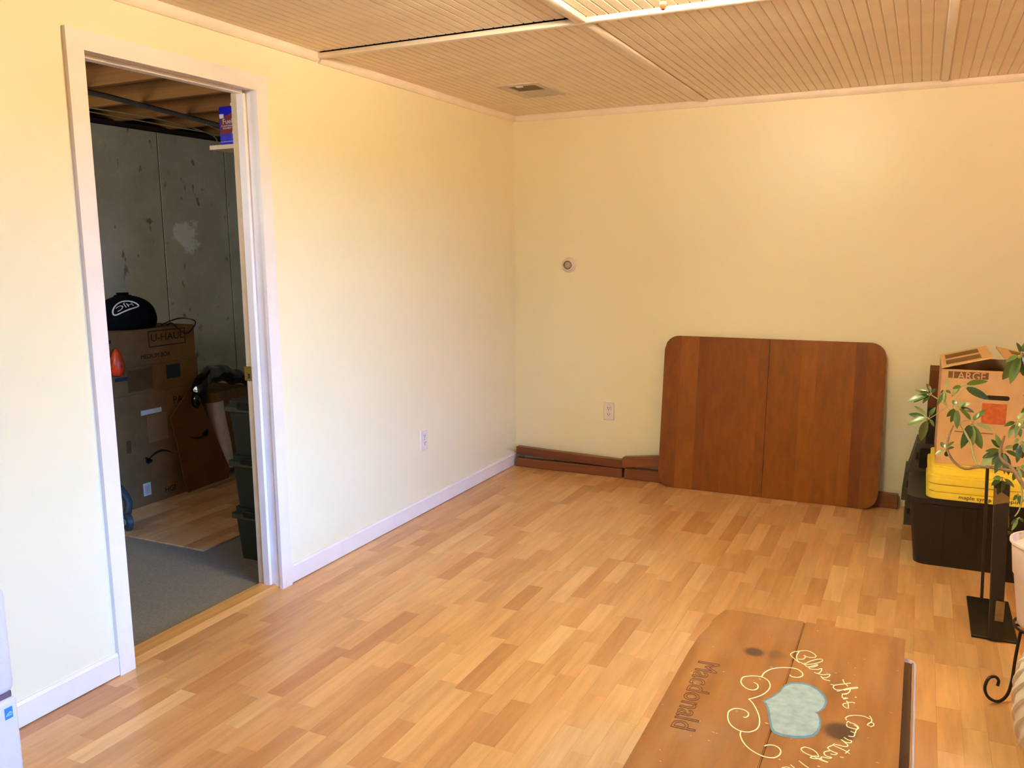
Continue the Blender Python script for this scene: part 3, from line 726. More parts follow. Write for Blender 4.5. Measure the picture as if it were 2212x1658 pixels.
# --- LARGE cardboard box
bx0, bx1, by0, by1, bz1 = 2.500, 2.975, -.82, -.37, .883
cb = thing('cardboard_box', (2.74, -.6, ZL), 'tan cardboard box marked LARGE standing on the yellow lids', 'box')
t = .006
part('front_side', MB().box(bx0, bx1, by0, by0+t, ZL, bz1), 'card', cb, smooth=False)
part('left_side', MB().box(bx0, bx0+t, by0+t, by1-t, ZL, bz1+.004), 'card', cb, smooth=False)
part('right_side', MB().box(bx1-t, bx1, by0+t, by1-t, ZL, bz1+.004), 'card', cb, smooth=False)
part('back_side', MB().box(bx0, bx1, by1-t, by1, ZL, bz1), 'card', cb, smooth=False)
part('bottom', MB().box(bx0+t, bx1-t, by0+t, by1-t, ZL, ZL+t), 'card', cb, smooth=False)
part('inner_flap', MB().box(bx0+t+.01, bx1-t-.01, by0+t, by1-t-.2, bz1-.06, bz1-.055), 'carddark', cb, smooth=False)
for s, xa, xb, zb in ((1, bx0, 2.695, bz1+.058), (-1, bx1, 2.735, bz1+.056)):
    za = bz1+.004
    lo = [(xa, by0-.012, za), (xb, by0-.012, zb), (xb-.0*s, by1+.005, zb), (xa, by1+.005, za)]
    nrm = Vector((-(zb-za), 0, (xb-xa))).normalized()
    if nrm.z < 0: nrm = -nrm
    fp = part('flap', MB().hexa(lo, [Vector(p)+nrm*t for p in lo]), 'cardedge', cb, smooth=False)
    def fpt(a_, b2_): return Vector((xa+(xb-xa)*a_, by0-.012+(by1-by0+.017)*b2_, za+(zb-za)*a_))+nrm*(t+.0003)
    for (b0_, b1_) in ((.10, .42), (.56, .88)):
        q = [fpt(.10, b0_), fpt(.80, b0_), fpt(.80, b1_), fpt(.10, b1_)]
        part('printed_panel', MB().hexa(q, [p+nrm*.0004 for p in q]), 'carddark', fp, smooth=False)
def onbox(px, py): return ony(px, py, by0-.0004)
def decal(nm, pa, pb, m, par, y=None, th=.0005):
    A, B = onbox(*pa), onbox(*pb)
    return part(nm, MB().box(A.x, B.x, by0-th, by0, min(A.z, B.z), max(A.z, B.z)), m, par, smooth=False)
lb = decal('printed_label', (2049, 801), (2135, 820), 'cardprint', cb)
A = onbox(2056, 818); text('label_lettering', 'LARGE', 'card', lb, (A.x, by0-.0007, A.z), (1, 0, 0), (0, 0, 1), .048, .128)
A, B = onbox(2130, 856), onbox(2181, 863); r_ = abs(A.z-B.z)/2+.006
hz = (A.z+B.z)/2
part('hand_hole_shade', MB().prism([(p[0], p[1]) for p in rrect(A.x, B.x, hz-r_, hz+r_, r_*.95)], (0, by0-.0006, 0), (1, 0, 0), (0, 0, 1), (0, .001, 0)), 'void', cb, 'oblong hand hole, its shade a flat dark plate', smooth=False)  # near-black plate on the cardboard paints the shade inside the hole
decal('red_print', (2122, 870), (2172, 918), 'cardred', cb)
decal('brown_print', (2062, 930), (2145, 938), 'tape', cb)
# --- dark tool cases behind the tote, a brown carton on them
def toolcase(x0, x1, y0, y1, z0, z1, slope, label):
    o = thing('tool_case', ((x0+x1)/2, (y0+y1)/2, z0), label, 'case', 'dark tool cases behind the tote')
    part('shell', MB().hexa([(x0, y0, z0), (x1, y0, z0), (x1, y1, z0), (x0, y1, z0)], [(x0+slope, y0+.01, z1), (x1, y0+.01, z1), (x1, y1, z1), (x0+slope, y1, z1)]), 'charcoal', o, smooth=False)
    h = z1-z0
    part('front_panel', MB().prism(rrect(x0+slope*.5+.032, x1-.05, z0+h*.18, z1-h*.14, .012), (0, y0-.004, 0), (1, 0, 0), (0, 0, 1), (0, .012, 0)), 'black', o, smooth=False)
    part('latch', MB().rbox(x0+slope*.6+.012, x0+slope*.6+.022, y0-.003, y0+.006, z0+h*.45, z0+h*.7, .001, 1), 'black', o, smooth=False)
toolcase(2.385, 2.95, -.34, -.1, 0, .129, .0, 'low dark grey tool case on the floor behind the black tote')
toolcase(2.366, 2.95, -.34, -.1, .130, .281, .012, 'dark grey tool case with a black panel, middle of its stack')
toolcase(2.388, 2.95, -.34, -.1, .282, .432, .035, 'dark grey tool case with sloping side, topmost of its stack')
pc = thing('brown_carton', (2.7, -.22, .433), 'dark brown carton standing behind the box marked LARGE', 'box')
part('carton_body', MB().box(2.462, 2.95, -.33, -.11, .433, .808), 'carddark2', pc, smooth=False)
part('carton_shade', MB().box(2.4615, 2.9505, -.3305, -.1095, .434, .62), 'black', pc, smooth=False)  # black skin paints the shadow over the carton's lower half
# --- post stand
ps = thing('post_stand', (2.71, -1.45, 0), 'dark post on a flat black floor plate with pieces of tape on it', 'stand')
part('base_plate', MB().rbox(2.638, 2.787, -1.645, -1.252, 0, .010, .002, 1), 'black', ps, smooth=False)
part('post', MB().hexa([(2.693, -1.66, .010), (2.735, -1.66, .010), (2.735, -1.62, .010), (2.693, -1.62, .010)], [(2.674, -1.63, .585), (2.722, -1.63, .585), (2.722, -1.59, .585), (2.674, -1.59, .585)]), 'postwood', ps, smooth=False)
part('rear_rod', MB().tube([(2.690, -1.29, .01), (2.672, -1.30, .56)], .006, 8), 'postwood', ps)
part('step_block', MB().box(2.724, 2.775, -1.62, -1.58, .22, .40), 'postwood', ps, smooth=False)
part('tape_piece', MB().hexa([(2.678, -1.6355, .425), (2.729, -1.6355, .43), (2.729, -1.634, .43), (2.678, -1.634, .425)], [(2.674, -1.633, .57), (2.722, -1.633, .54), (2.722, -1.631, .54), (2.674, -1.631, .57)]), 'ducttape', ps, 'tan tape on the post', smooth=False)
part('tape_piece', MB().box(2.706, 2.734, -1.664, -1.661, .085, .16), 'ducttape', ps, 'tan tape low on the post', smooth=False)
# --- plant stand with scroll feet
PC = Vector((2.825, -2.03, 0))
pt = thing('plant_stand', PC, 'black wrought iron plant stand with a curled foot', 'plant stand')
part('ring', MB().tube([(PC.x+.1*math.cos(a*PI/12), PC.y+.1*math.sin(a*PI/12), .232) for a in range(24)], .0045, 8, True), 'iron', pt)
part('cross_bar', MB().tube([(PC.x-.1, PC.y, .229), (PC.x+.1, PC.y, .229)], .004, 6), 'iron', pt)
part('cross_bar', MB().tube([(PC.x, PC.y-.1, .225), (PC.x, PC.y+.1, .225)], .004, 6), 'iron', pt)
def footleg(ang):
    d_ = Vector((math.cos(ang), math.sin(ang), 0))
    pr = [(.106, .236), (.112, .19), (.118, .13), (.122, .07), (.133, .028), (.155, .008), (.180, .010), (.206, .030), (.217, .060), (.206, .088), (.185, .092), (.170, .078), (.172, .060)]
    return MB().tube(spline([PC+d_*r+Vector((0, 0, z)) for r, z in pr], 4), .0048, 8)
for ang in (math.radians(216), math.radians(336), math.radians(96)): part('leg', footleg(ang), 'iron', pt)
# --- plant
pl = thing('potted_plant', (PC.x, PC.y, .237), 'leafy umbrella plant in a white pot at the right edge', 'plant')
part('pot', MB().lathe([(.001, .237), (.088, .237), (.092, .245), (.112, .40), (.116, .405), (.126, .51), (.130, .512), (.131, .505), (.1305, .512), (.124, .512), (.118, .49)], (PC.x, PC.y, 0), 40), 'pot', pl)
part('soil', MB().lathe([(.118, .478), (.1, .485), (.05, .49), (.002, .487)], (PC.x, PC.y, 0), 24), 'soil', pl)
def P3(px, py, y): return ony(px, py, y)
stems = [
 ([(PC.x-.02, PC.y, .48), P3(2235,1090,-1.95), P3(2205,1040,-1.90), P3(2185,1010,-1.86), P3(2160,985,-1.84), P3(2170,940,-1.83)], [.008,.0075,.007,.006,.005,.003], 'bark'),
 ([P3(2190,1018,-1.87), P3(2150,1010,-1.84), P3(2115,1008,-1.80), P3(2085,1012,-1.78), P3(2062,998,-1.76), P3(2047,972,-1.75), P3(2050,942,-1.74), P3(2060,918,-1.73)], [.006,.0055,.005,.0048,.0045,.004,.0034,.0025], 'bark'),
 ([P3(2112,1005,-1.80), P3(2103,985,-1.79), P3(2098,960,-1.78), P3(2088,940,-1.78), P3(2072,912,-1.77), P3(2058,890,-1.76), P3(2035,868,-1.75), P3(2012,853,-1.74)], [.0045,.004,.0038,.0034,.003,.0028,.0025,.0018], 'stemgreen'),
 ([(PC.x, PC.y, .48), P3(2255,1000,-1.98), P3(2240,880,-1.98), P3(2212,780,-1.96)], [.008,.0065,.005,.004], 'bark'),
 ([P3(2240,880,-1.98), P3(2215,905,-1.95), P3(2192,945,-1.93)], [.004,.003,.002], 'stemgreen'),
 ([P3(2205,1042,-1.90), P3(2208,1075,-1.92), P3(2202,1100,-1.93), P3(2192,1115,-1.93)], [.003,.003,.002,.0015], 'stemgreen'),
 ([P3(2058,890,-1.76), P3(2062,865,-1.76), P3(2090,832,-1.75)], [.0018,.0016,.0012], 'stemgreen'),
 ([P3(2045,878,-1.755), P3(2025,893,-1.75), P3(2005,905,-1.745)], [.0018,.0015,.0012], 'stemgreen'),
 ([P3(2045,875,-1.755), P3(2040,855,-1.75), P3(2045,838,-1.745)], [.002,.0018,.0012], 'stemgreen'),
 ([P3(2072,912,-1.77), P3(2085,908,-1.75), P3(2097,908,-1.74)], [.0018,.0015,.0012], 'stemgreen'),
]
for pts, rr, m in stems:
    q = spline(pts, 3); R = [rr[min(int(i/3), len(rr)-1)]*(1-(i % 3)/3)+rr[min(int(i/3)+1, len(rr)-1)]*((i % 3)/3) for i in range(len(q))]
    part('stem', MB().tube(q, R, 7), m, pl)
def leafmesh():
    mb = MB(); n = 6; vs = []; fs = []
    for i in range(n+1):
        x = i/n; wd_ = .17*math.sin(PI*min(1, (x*.94+.03))**.8)**.75*(1 if i < n else .2); zz_ = -.30*x*x
        for s in (-1, -.5, 0, .5, 1): vs.append((x, s*wd_, zz_+.10*abs(s)*wd_*2))
    for i in range(n):
        for k in range(4): a_ = i*5+k; fs.append((a_, a_+1, a_+6, a_+5))
    return mb.add(vs, fs)
LM = mesh('leaf', leafmesh(), 'leaf')
rl = random.Random(3)
def zq(x, y): return (1880+x/3.684, 700+y/3.684)
def whorl(c0, y, tips, dy=.03, wide=1.0):
    """a whorl of leaflets: centre, depth and the leaflet tips around it"""
    c = P3(*zq(*c0), y); mb = MB()
    for t_ in tips:
        tip = P3(*zq(*t_), y+rl.uniform(-dy, dy)-.004); v = tip-c; L = v.length
        if L < .006: continue
        d_ = v/L; pet = min(.014, L*.22)
        nrm = Vector((rl.uniform(-.35, .35), -.75+rl.uniform(-.3, .3), .65+rl.uniform(-.3, .3)))
        z_ = nrm-d_*nrm.dot(d_); z_.normalize(); y_ = z_.cross(d_); s_ = L-pet; w_ = max(s_*1.0, .045)*wide
        o_ = c+d_*pet+z_*.02*s_
        m4 = Matrix(((d_.x*s_, y_.x*w_, z_.x*s_*.7, o_.x), (d_.y*s_, y_.y*w_, z_.y*s_*.7, o_.y), (d_.z*s_, y_.z*w_, z_.z*s_*.7, o_.z), (0, 0, 0, 1)))
        inst('leaf', LM, pl, Matrix.Translation(-ORG[pl.name]) @ m4)
        mb.tube([c, c+d_*pet*1.15], .0011, 5)
    part('leaf_stalks', mb, 'stemgreen', pl)
whorl((485, 555), -1.74, [(293, 602), (335, 612), (412, 622), (352, 512), (455, 470), (512, 508), (400, 530)])
whorl((462, 745), -1.745, [(360, 640), (288, 790), (300, 708), (382, 938), (512, 660), (518, 812), (470, 805)])
whorl((592, 520), -1.745, [(622, 440), (552, 548), (640, 545), (590, 625), (535, 650)], wide=.8)
whorl((735, 490), -1.75, [(635, 572), (938, 436), (952, 595), (660, 505)])
whorl((812, 780), -1.735, [(730, 668), (917, 668), (982, 836), (733, 892), (808, 972), (885, 1002), (726, 985), (860, 700)])
whorl((690, 655), -1.78, [(640, 790), (605, 740), (832, 695), (795, 625), (655, 600), (745, 620), (690, 830)])
whorl((600, 995), -1.75, [(515, 1032), (560, 932), (612, 1062), (665, 972), (655, 930)])
whorl((1050, 1000), -1.83, [(880, 1060), (850, 1135), (960, 1120), (1000, 1185), (1090, 1195), (1130, 1205), (1000, 880), (965, 915), (1160, 955), (1200, 1050), (920, 1000), (1030, 1100)])
whorl((1168, 770), -1.92, [(1070, 805), (1090, 905), (1165, 895), (1215, 690), (1250, 760), (1200, 900), (1240, 850)])
whorl((1200, 240), -1.95, [(1045, 455), (1105, 470), (1160, 380), (1178, 150), (1080, 290), (1225, 420), (1240, 140), (1290, 250), (1260, 340)])
whorl((1050, 1215), -1.83, [(962, 1280), (1020, 1372), (1150, 1288), (1060, 1345), (985, 1225)])
whorl((1190, 930), -1.88, [(1145, 920), (1250, 960), (1175, 1100), (1225, 1080), (1130, 1010), (1270, 900), (1240, 1030)])
whorl((1185, 1535), -1.93, [(1125, 1640), (1118, 1590), (1215, 1565), (1150, 1570)], wide=.7)
whorl((1180, 1130), -1.86, [(1130, 1250), (1230, 1230), (1110, 1180), (1260, 1140), (1190, 1260)])
whorl((1175, 1345), -1.90, [(1140, 1400), (1220, 1420), (1195, 1440)], wide=.7)
whorl((1290, 640), -1.97, [(1200, 700), (1230, 560), (1330, 540), (1380, 640), (1300, 740)])
whorl((1330, 1020), -1.92, [(1240, 1080), (1250, 980), (1340, 920), (1420, 1000), (1350, 1120)])
# --- cream knitted pouf
KC = Vector((2.925, -2.42, 0))
kp = thing('knitted_pouf', KC, 'cream knitted round pouf at the right edge in front of the plant', 'pouf')
part('cushion', MB().lathe([(.05, .001), (.16, .004), (.205, .05), (.222, .12), (.226, .2), (.215, .27), (.18, .318), (.1, .335), (.002, .337)], KC, 48), 'knit', kp)
for i in range(26):
    a0 = 2*PI*i/26; pts = []
    for q in range(11):
        tq = q/10; z_ = .02+.30*tq; pr = [(.16, .004), (.205, .05), (.222, .12), (.226, .2), (.215, .27), (.18, .318)]
        r_ = .17
        for (ra, za), (rb, zb) in zip(pr[:-1], pr[1:]):
            if za <= z_ <= zb: r_ = ra+(rb-ra)*(z_-za)/(zb-za)
        if z_ > .318: r_ = .175
        a_ = a0+1.3*tq; pts.append(KC+Vector((r_*math.cos(a_), r_*math.sin(a_), z_)))
    part('knit_cord', MB().tube(spline(pts, 2), .0085, 6), 'knit', kp)

# ================================================================== STORAGE ROOM THINGS
XB = -1.5
def dec(nm, y0, y1, z0, z1, m, par, x=XB, th=.0008): return part(nm, MB().box(x, x+th, y0, y1, z0, z1), m, par, smooth=False)
b1 = thing('cardboard_box', (-1.72, -1.62, .003), 'large cardboard box with a black arrow mark, lowest of the storage room stack', 'box')
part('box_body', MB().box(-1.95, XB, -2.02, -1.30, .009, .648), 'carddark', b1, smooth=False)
dec('paper_label', -1.728, -1.585, .523, .550, 'paper', b1)
dec('paper_label', -1.752, -1.700, .062, .135, 'paper', b1)
dec('label_print', -1.742, -1.710, .072, .122, 'louver', b1, XB+.0008)
dec('patch_of_tape', -1.69, -1.55, .36, .515, 'tapepale', b1)
dec('patch_of_tape', -1.84, -1.81, .33, .40, 'tape', b1)
text('box_lettering', 'PA', 'ink', b1, (XB+.0006, -1.500, .555), (0, 1, 0), (0, 0, 1), .062)
text('box_lettering', 'HGI', 'ink', b1, (XB+.0006, -1.605, .045), (0, 1, 0), (0, 0, 1), .048)
def smile(par, o, u, v, n, w_, h_, flip=1, m='ink'):
    """tapered arc with an arrow tip"""
    o, u, v, n = map(Vector, (o, u, v, n)); top = []; bot = []
    for i in range(13):
        t_ = i/12; x = (t_-.5)*w_; y = flip*(h_*(1-4*(t_-.5)**2)); th = .004+.011*math.sin(PI*min(1, t_*1.05+.05))**.7*(1 if t_ < .9 else .6)
        top.append((x, y+th/2)); bot.append((x, y-th/2))
    poly = top+list(reversed(bot))
    part('printed_arrow', MB().prism(poly, o, u, v, n*.0008), m, par, smooth=False)
    e = Vector((-.5*w_, 0)); 
    poly = [(-.5*w_-.012, flip*-.014), (-.5*w_+.002, flip*-.006), (-.5*w_+.034, flip*-.004), (-.5*w_+.03, flip*-.014), (-.5*w_, flip*-.024), (-.5*w_-.006, flip*.02), (-.5*w_-.016, flip*.024)]
    part('printed_arrow_tip', MB().prism(poly, o, u, v, n*.0008), m, par, smooth=False)
smile(b1, (XB+.0003, -1.615, .262), (0, 1, 0), (0, 0, 1), (1, 0, 0), .185, .036)
b2 = thing('cardboard_box', (-1.72, -1.62, .649), 'cardboard box with a dark blue square print, in the middle of the stack', 'box')
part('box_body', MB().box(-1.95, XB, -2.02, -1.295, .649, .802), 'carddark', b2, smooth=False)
dec('blue_square', -1.53, -1.43, .705, .785, 'navy', b2)
dec('brown_band', -1.80, -1.63, .665, .785, 'tape', b2)
dec('dark_print', -1.88, -1.80, .735, .755, 'navy', b2)
b3 = thing('cardboard_box', (-1.72, -1.62, .803), 'cardboard box marked U-HAUL, topmost of the storage room stack', 'box')
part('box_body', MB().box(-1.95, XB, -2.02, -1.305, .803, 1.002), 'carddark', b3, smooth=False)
for (y0, y1, z0, z1_) in ((-1.640, -1.375, .985, .990), (-1.640, -1.375, .898, .903), (-1.640, -1.635, .898, .99), (-1.38, -1.375, .898, .99)): dec('logo_frame', y0, y1, z0, z1_, 'ink', b3)
text('box_lettering', 'U-HAUL', 'ink', b3, (XB+.0006, -1.625, .930), (0, 1, 0), (0, 0, 1), .058, .235)
text('box_lettering', 'MEDIUM BOX', 'ink', b3, (XB+.0006, -1.70, .838), (0, 1, 0), (0, 0, 1), .036, .205)
dec('hand_hole_shade', -1.96, -1.885, .945, .965, 'void', b3)  # dark plate paints the shade of the hole
# helmet bag with logo
HCEN = Vector((-1.66, -1.645, 1.062)); HR = Vector((.155, .175, .128))
hb = thing('helmet_bag', (-1.66, -1.645, 1.003), 'black domed helmet bag with a white oval logo on the topmost box', 'bag')
mb = MB(); vs = []; fs = []; n1, n2 = 18, 32
for i in range(n1+1):
    ph = -PI/2*.50+(PI/2*1.50)*i/n1
    for k in range(n2):
        q = 2*PI*k/n2; w_ = 1+.02*math.sin(5*q+3*ph)+.012*math.sin(11*q)
        vs.append(HCEN+Vector((HR.x*math.cos(ph)*math.cos(q)*w_, HR.y*math.cos(ph)*math.sin(q)*w_, max(HR.z*math.sin(ph), -.0588))))
for i in range(n1):
    for k in range(n2): l = (k+1) % n2; fs.append((i*n2+k, i*n2+l, (i+1)*n2+l, (i+1)*n2+k))
fs += [tuple(reversed(range(n2))), tuple(range(n1*n2, (n1+1)*n2))]
part('bag_body', mb.add(vs, fs), 'blackcloth', hb)
part('gathered_top', MB().lathe([(.05, .115), (.045, .128), (.03, .132), (.035, .142), (.004, .14)], HCEN+Vector((0, -.01, 0)), 14), 'blackcloth', hb)
hn = Vector((4.05, -3.37, 1.3)).normalized(); hu = Vector((0, 0, 1)).cross(hn).normalized(); hv = hn.cross(hu)
def onbag(x, y, z=0):
    ca, sa = math.cos(.42), math.sin(.42); x, y = x*ca-y*sa+.06, x*sa+y*ca+.22
    d_ = (hn+hu*x+hv*y); k_ = 1/math.sqrt((d_.x/HR.x)**2+(d_.y/HR.y)**2+(d_.z/HR.z)**2)
    return HCEN+d_*k_*(1.035+z*.3)
ring = []
for i in range(40):
    q = 2*PI*i/40; x = .50*math.cos(q); y = .25*math.sin(q)+.10*(1-(x/.46)**2)-.04-(.05*math.exp(-((x-.1)/.12)**2)*0)
    if math.sin(q) < 0: y = .25*math.sin(q)*.8+.13*(1-(x/.5)**2)-.06
    ring.append(onbag(x, y))
part('logo_ring', MB().tube(ring, .0042, 6, True), 'paper', hb)
def mapl(x, y, z):     # the lettering is upside down on the bag
    X_ = -(x-.31); Y_ = -(y-.10); return onbag(X_, Y_+.10*(1-(X_/.5)**2)-.04, 0)
text('logo_lettering', 'HJC', 'paper', hb, (0, 0, 0), (1, 0, 0), (0, 1, 0), .26, .62, extr=0, map_fn=mapl)
# cable loop
cbp = [(-1.545, -1.462, 1.0085), (-1.52, -1.455, 1.022), (-1.492, -1.455, 1.010), (-1.488, -1.42, .978), (-1.488, -1.375, .955), (-1.488, -1.33, .975), (-1.49, -1.298, 1.012), (-1.53, -1.29, 1.03), (-1.58, -1.33, 1.038), (-1.60, -1.40, 1.022), (-1.60, -1.45, 1.0085)]
solo('power_cable', MB().tube(spline(cbp, 4), .004, 7), 'black', 'thin black cable looped over the topmost box edge', 'cable')
# orange object by the jamb
og = thing('orange_net_bag', (-1.45, -1.90, .80), 'bright orange bag hanging at the left end of the box stack', 'bag')
part('bag_body', MB().lathe([(.005, 0), (.028, .01), (.04, .05), (.032, .09), (.02, .13), (.006, .15)], (-1.452, -1.895, .77), 14), 'orange', og)
# flattened carton leaning on the stack
fc = thing('flattened_carton', (-1.44, -1.3, .008), 'flattened dark brown cardboard leaning against the box stack, with an arrow print', 'cardboard')
pts = [onx(416, 828, -1.478), onx(367, 902, -1.468), onx(381, 955, -1.458), onx(398, 1040, -1.43), onx(406, 1064, -1.422), onx(445, 1048, -1.425), onx(492, 1032, -1.43), onx(497, 1015, -1.435), onx(455, 915, -1.46)]
for p in pts: p.z = max(p.z, .0095)
n = len(pts); mb = MB().add(pts+[p+Vector((.005, 0, .0)) for p in pts], [tuple(reversed(range(n))), tuple(range(n, 2*n))]+[(i, (i+1) % n, n+(i+1) % n, n+i) for i in range(n)])
fb = part('sheet', mb, 'carddark2', fc, smooth=False)
A = onx(427, 938, -1.452); smile(fc, A+Vector((.006, 0, 0)), (.0, -1, .02), (0, -.1, 1), (1, 0, 0), .13, -.02, 1)
# black bag over white roll and tan box
tbx = thing('cardboard_box', (-1.8, -1.0, .0085), 'tan cardboard box behind the white roll under the shiny black bag', 'box')
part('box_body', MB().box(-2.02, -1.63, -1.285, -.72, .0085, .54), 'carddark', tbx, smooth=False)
dec('dark_print', -1.10, -.96,   .43, .52, 'tape', tbx, -1.63)
wr = thing('white_roll', (-1.54, -1.12, .008), 'white foam roll leaning between the flattened cardboard and green totes', 'roll')
rp = [onx(487, 1020, -1.535), onx(480, 960, -1.54), onx(468, 905, -1.545), onx(460, 852, -1.55)]
rp[0].z = .072
part('roll_body', MB().tube(spline(rp, 3), [.05]+[.056]*8+[.054], 20), 'offwhite', wr)
part('tan_cuff', MB().tube([rp[2]*.25+rp[3]*.75, rp[3]+(rp[3]-rp[2])*.12], .0595, 20), 'carddark', wr, 'tan band around the top')
gb = thing('black_plastic_bag', (-1.54, -1.1, .60), 'shiny black plastic bag draped over the white roll and tan box', 'bag')
rg = random.Random(5); mb = MB(); vs = []; fs = []; n1, n2 = 12, 26
cen = [onx(425, 855, -1.425), onx(438, 822, -1.43), onx(462, 805, -1.52), onx(490, 808, -1.58), onx(515, 815, -1.6), onx(545, 822, -1.6), onx(575, 830, -1.6)]
q = spline(cen, 4); rr = [.026+.028*math.sin(PI*min(1, i/(len(q)-1)+.12)) for i in range(len(q))]
mb = MB().tube(q, rr, 18)
for p in mb.v:
    p += Vector((rg.uniform(-.006, .006), rg.uniform(-.008, .008), rg.uniform(-.005, .005)))+Vector((0, 0, .010*math.sin(p.y*40+p.x*25)))
o = part('bag_body', mb, 'blackbag', gb); sm_ = o.modifiers.new('sub', 'SUBSURF'); sm_.levels = 1; sm_.render_levels = 2
part('bag_corner', MB().tube(spline([onx(425, 850, -1.425), onx(423, 866, -1.422), onx(427, 880, -1.42)], 3), [.024, .026, .027, .028, .026, .02, .01], 12), 'blackbag', gb)
# green totes
def tote(z0, h, label):
    o = thing('green_tote', (-.29, -1.95, z0), label, 'tote', 'stacked green totes')
    part('tub', taper(-.432, -.135, -2.150, -1.72, z0, z0+h-.05, .012, .02), 'tote', o)
    part('rim', slab(-.448, -.126, -2.165, -1.70, z0+h-.05, z0+h-.028, .02), 'toterim', o)
    part('lid', slab(-.436, -.13, -2.150, -1.71, z0+h-.028, z0+h-.001, .025), 'tote', o)
    part('handle_clamp', MB().rbox(-.36, -.2, -2.176, -2.150, z0+h-.035, z0+h-.006, .004, 1), 'black', o)
    return z0+h
z_ = .0015
z_ = tote(z_, .250, 'dark green tote standing on the storage room carpet, lowest of three')
z_ = tote(z_, .250, 'dark green tote in the middle of the stack of three')
z_ = tote(z_, .256, 'dark green tote on top of the stack of three, highest')
# shelf with fuel can
sh = thing('wall_shelf', (-.28, -1.9, 1.865), 'short pale wooden shelf board behind the door jamb under the blue can', 'shelf')
part('shelf_board', MB().box(-.485, -.1155, -2.11, -1.6, 1.872, 1.890), 'rawjamb', sh, smooth=False)
part('bracket', MB().box(-.42, -.1155, -1.78, -1.76, 1.855, 1.872).box(-.13, -.1155, -1.78, -1.76, 1.68, 1.872), 'iron', sh, smooth=False)
fcan = thing('fuel_can', (-.375, -2.06, 1.891), 'blue metal fuel can with a red label on the shelf', 'can')
cx0, cx1, cy0, cy1, cz0, cz1 = -.432, -.318, -2.100, -2.035, 1.8905, 2.052
part('can_body', MB().rbox(cx0, cx1, cy0, cy1, cz0, cz1, .006, 2), 'canblue', fcan)
part('top_rim', MB().tube([(x, y, cz1-.002) for x, y in rrect(cx0+.003, cx1-.003, cy0+.003, cy1-.003, .006)], .0025, 6, True), 'canblue', fcan)
part('cap', MB().lathe([(.012, 0), (.012, .016), (.010, .018)], ((cx0+cx1)/2, (cy0+cy1)/2, cz1), 14), 'white', fcan)
lbl = part('red_label', MB().prism([(0, 0), (.098, 0), (.098, .094), (.07, .088), (.03, .076), (0, .070)], (cx0+.008, cy0-.0006, cz0+.045), (1, 0, 0), (0, 0, 1), (0, .0006, 0)), 'canred', fcan, 'dark red label', smooth=False)
text('label_lettering', 'Fuel', 'canpale', lbl, (cx0+.022, cy0-.0010, cz0+.088), (1, 0, 0), (0, 0, 1), .030, .052)
text('label_lettering', 'CLEANSING', 'canpale', lbl, (cx0+.014, cy0-.0010, cz0+.076), (1, 0, 0), (0, 0, 1), .010, .07)
text('label_lettering', 'SOLVENT', 'canpale', lbl, (cx0+.022, cy0-.0010, cz0+.066), (1, 0, 0), (0, 0, 1), .010, .052)
part('small_badge', MB().box(cx0+.006, cx0+.030, cy0-.0008, cy0, cz0+.112, cz0+.130), 'canpale', fcan, smooth=False)
part('flame_mark', MB().prism([(0, 0), (.014, 0), (.011, .014), (.007, .022), (.003, .012)], (cx0+.074, cy0-.0010, cz0+.046), (1, 0, 0), (0, 0, 1), (0, .0004, 0)), 'canpale', fcan, smooth=False)
part('lower_line', MB().box(cx0+.006, cx1-.006, cy0-.0008, cy0, cz0+.012, cz0+.0135), 'canpale', fcan, smooth=False)
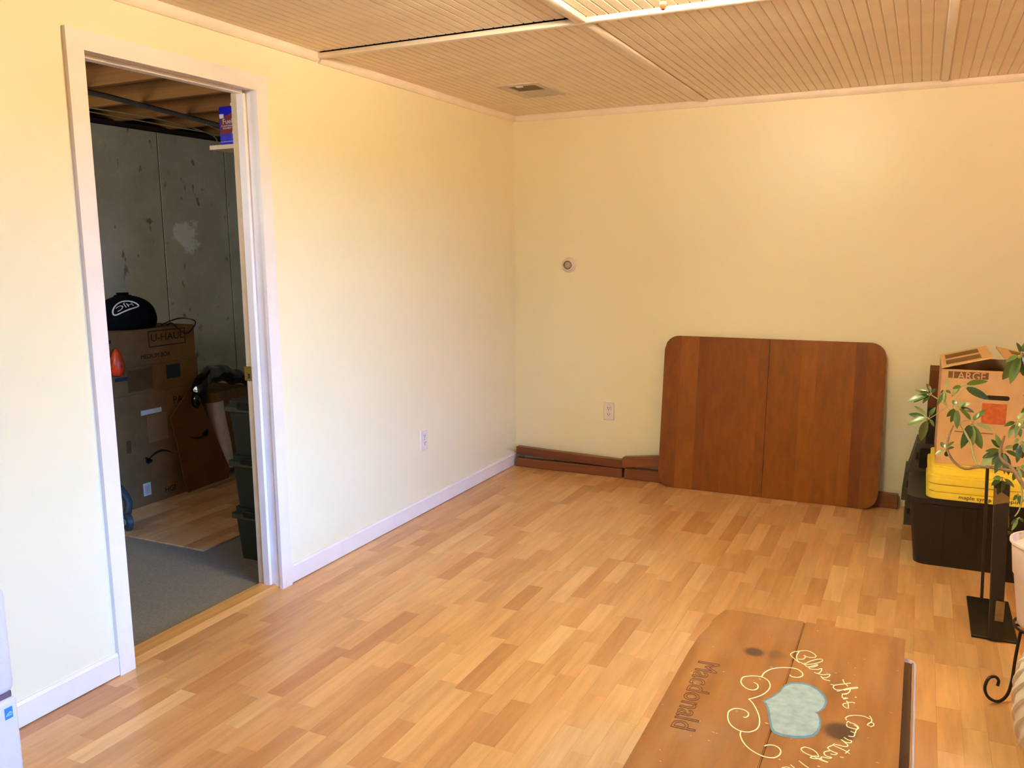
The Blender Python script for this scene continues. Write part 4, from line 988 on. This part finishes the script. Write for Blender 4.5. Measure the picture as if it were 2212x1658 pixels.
# vacuum / wheeled thing at the left
vc = thing('wheeled_cart', (-1.26, -2.12, .008), 'grey blue wheeled cart partly hidden by the left door jamb', 'cart')
part('wheel', MB().lathe([(.02, -.014), (.04, -.016), (.047, -.012), (.047, .012), (.04, .016), (.02, .014)], (-1.225, -2.095, .055), 24, (.35, 1, 0)), 'wheel', vc)
part('wheel_hub', MB().lathe([(.018, -.02), (.018, .02)], (-1.225, -2.095, .055), 16, (.35, 1, 0)), 'wheel2', vc)
part('frame_tube', MB().tube(spline([(-1.23, -2.10, .07), (-1.25, -2.06, .14), (-1.27, -2.08, .21), (-1.29, -2.12, .28), (-1.30, -2.15, .42), (-1.31, -2.18, .55)], 4), .020, 10), 'wheel', vc)
part('frame_tube', MB().tube(spline([(-1.25, -2.13, .15), (-1.29, -2.16, .24), (-1.31, -2.16, .40)], 4), .014, 10), 'wheel', vc)
part('pale_cover', MB().rbox(-1.32, -1.25, -2.24, -2.12, .07, .19, .02, 2), 'wheel2', vc)
part('wheel', MB().lathe([(.02, -.014), (.04, -.016), (.047, -.012), (.047, .012), (.04, .016), (.02, .014)], (-1.36, -2.30, .055), 24, (.35, 1, 0)), 'wheel', vc)
# wires and pipe under the joists
solo('metal_pipe', MB().tube([(-1.25, -2.6, 2.205), (-1.36, -1.9, 2.205), (-1.60, -.9, 2.205), (-1.68, .3, 2.205)], .014, 10), 'metalduct', 'thin grey metal pipe running under the storage room joists', 'pipe')
for i, (pp, lab) in enumerate((([(-1.9, -1.6, 2.215), (-1.93, -1.1, 2.213), (-1.88, -.75, 2.20), (-1.95, -.4, 2.214), (-1.8, .2, 2.205)], 'pale electric wire sagging closest to the concrete wall'),
        ([(-1.7, -.9, 2.215), (-1.75, -.5, 2.17), (-1.6, -.2, 2.14), (-1.4, .1, 2.16), (-1.3, .4, 2.21)], 'pale electric wire hanging lowest beside the blue can'),
        ([(-1.8, -1.7, 2.217), (-1.75, -1.2, 2.208), (-1.85, -.7, 2.18), (-1.98, -.55, 2.12), (-2.05, -.5, 2.09)], 'pale electric wire drooping onto the top of the concrete wall'))):
    solo('electric_wire', MB().tube(spline(pp, 5), .0035, 6), 'wire', lab, 'wire', 'electric wires under the joists')
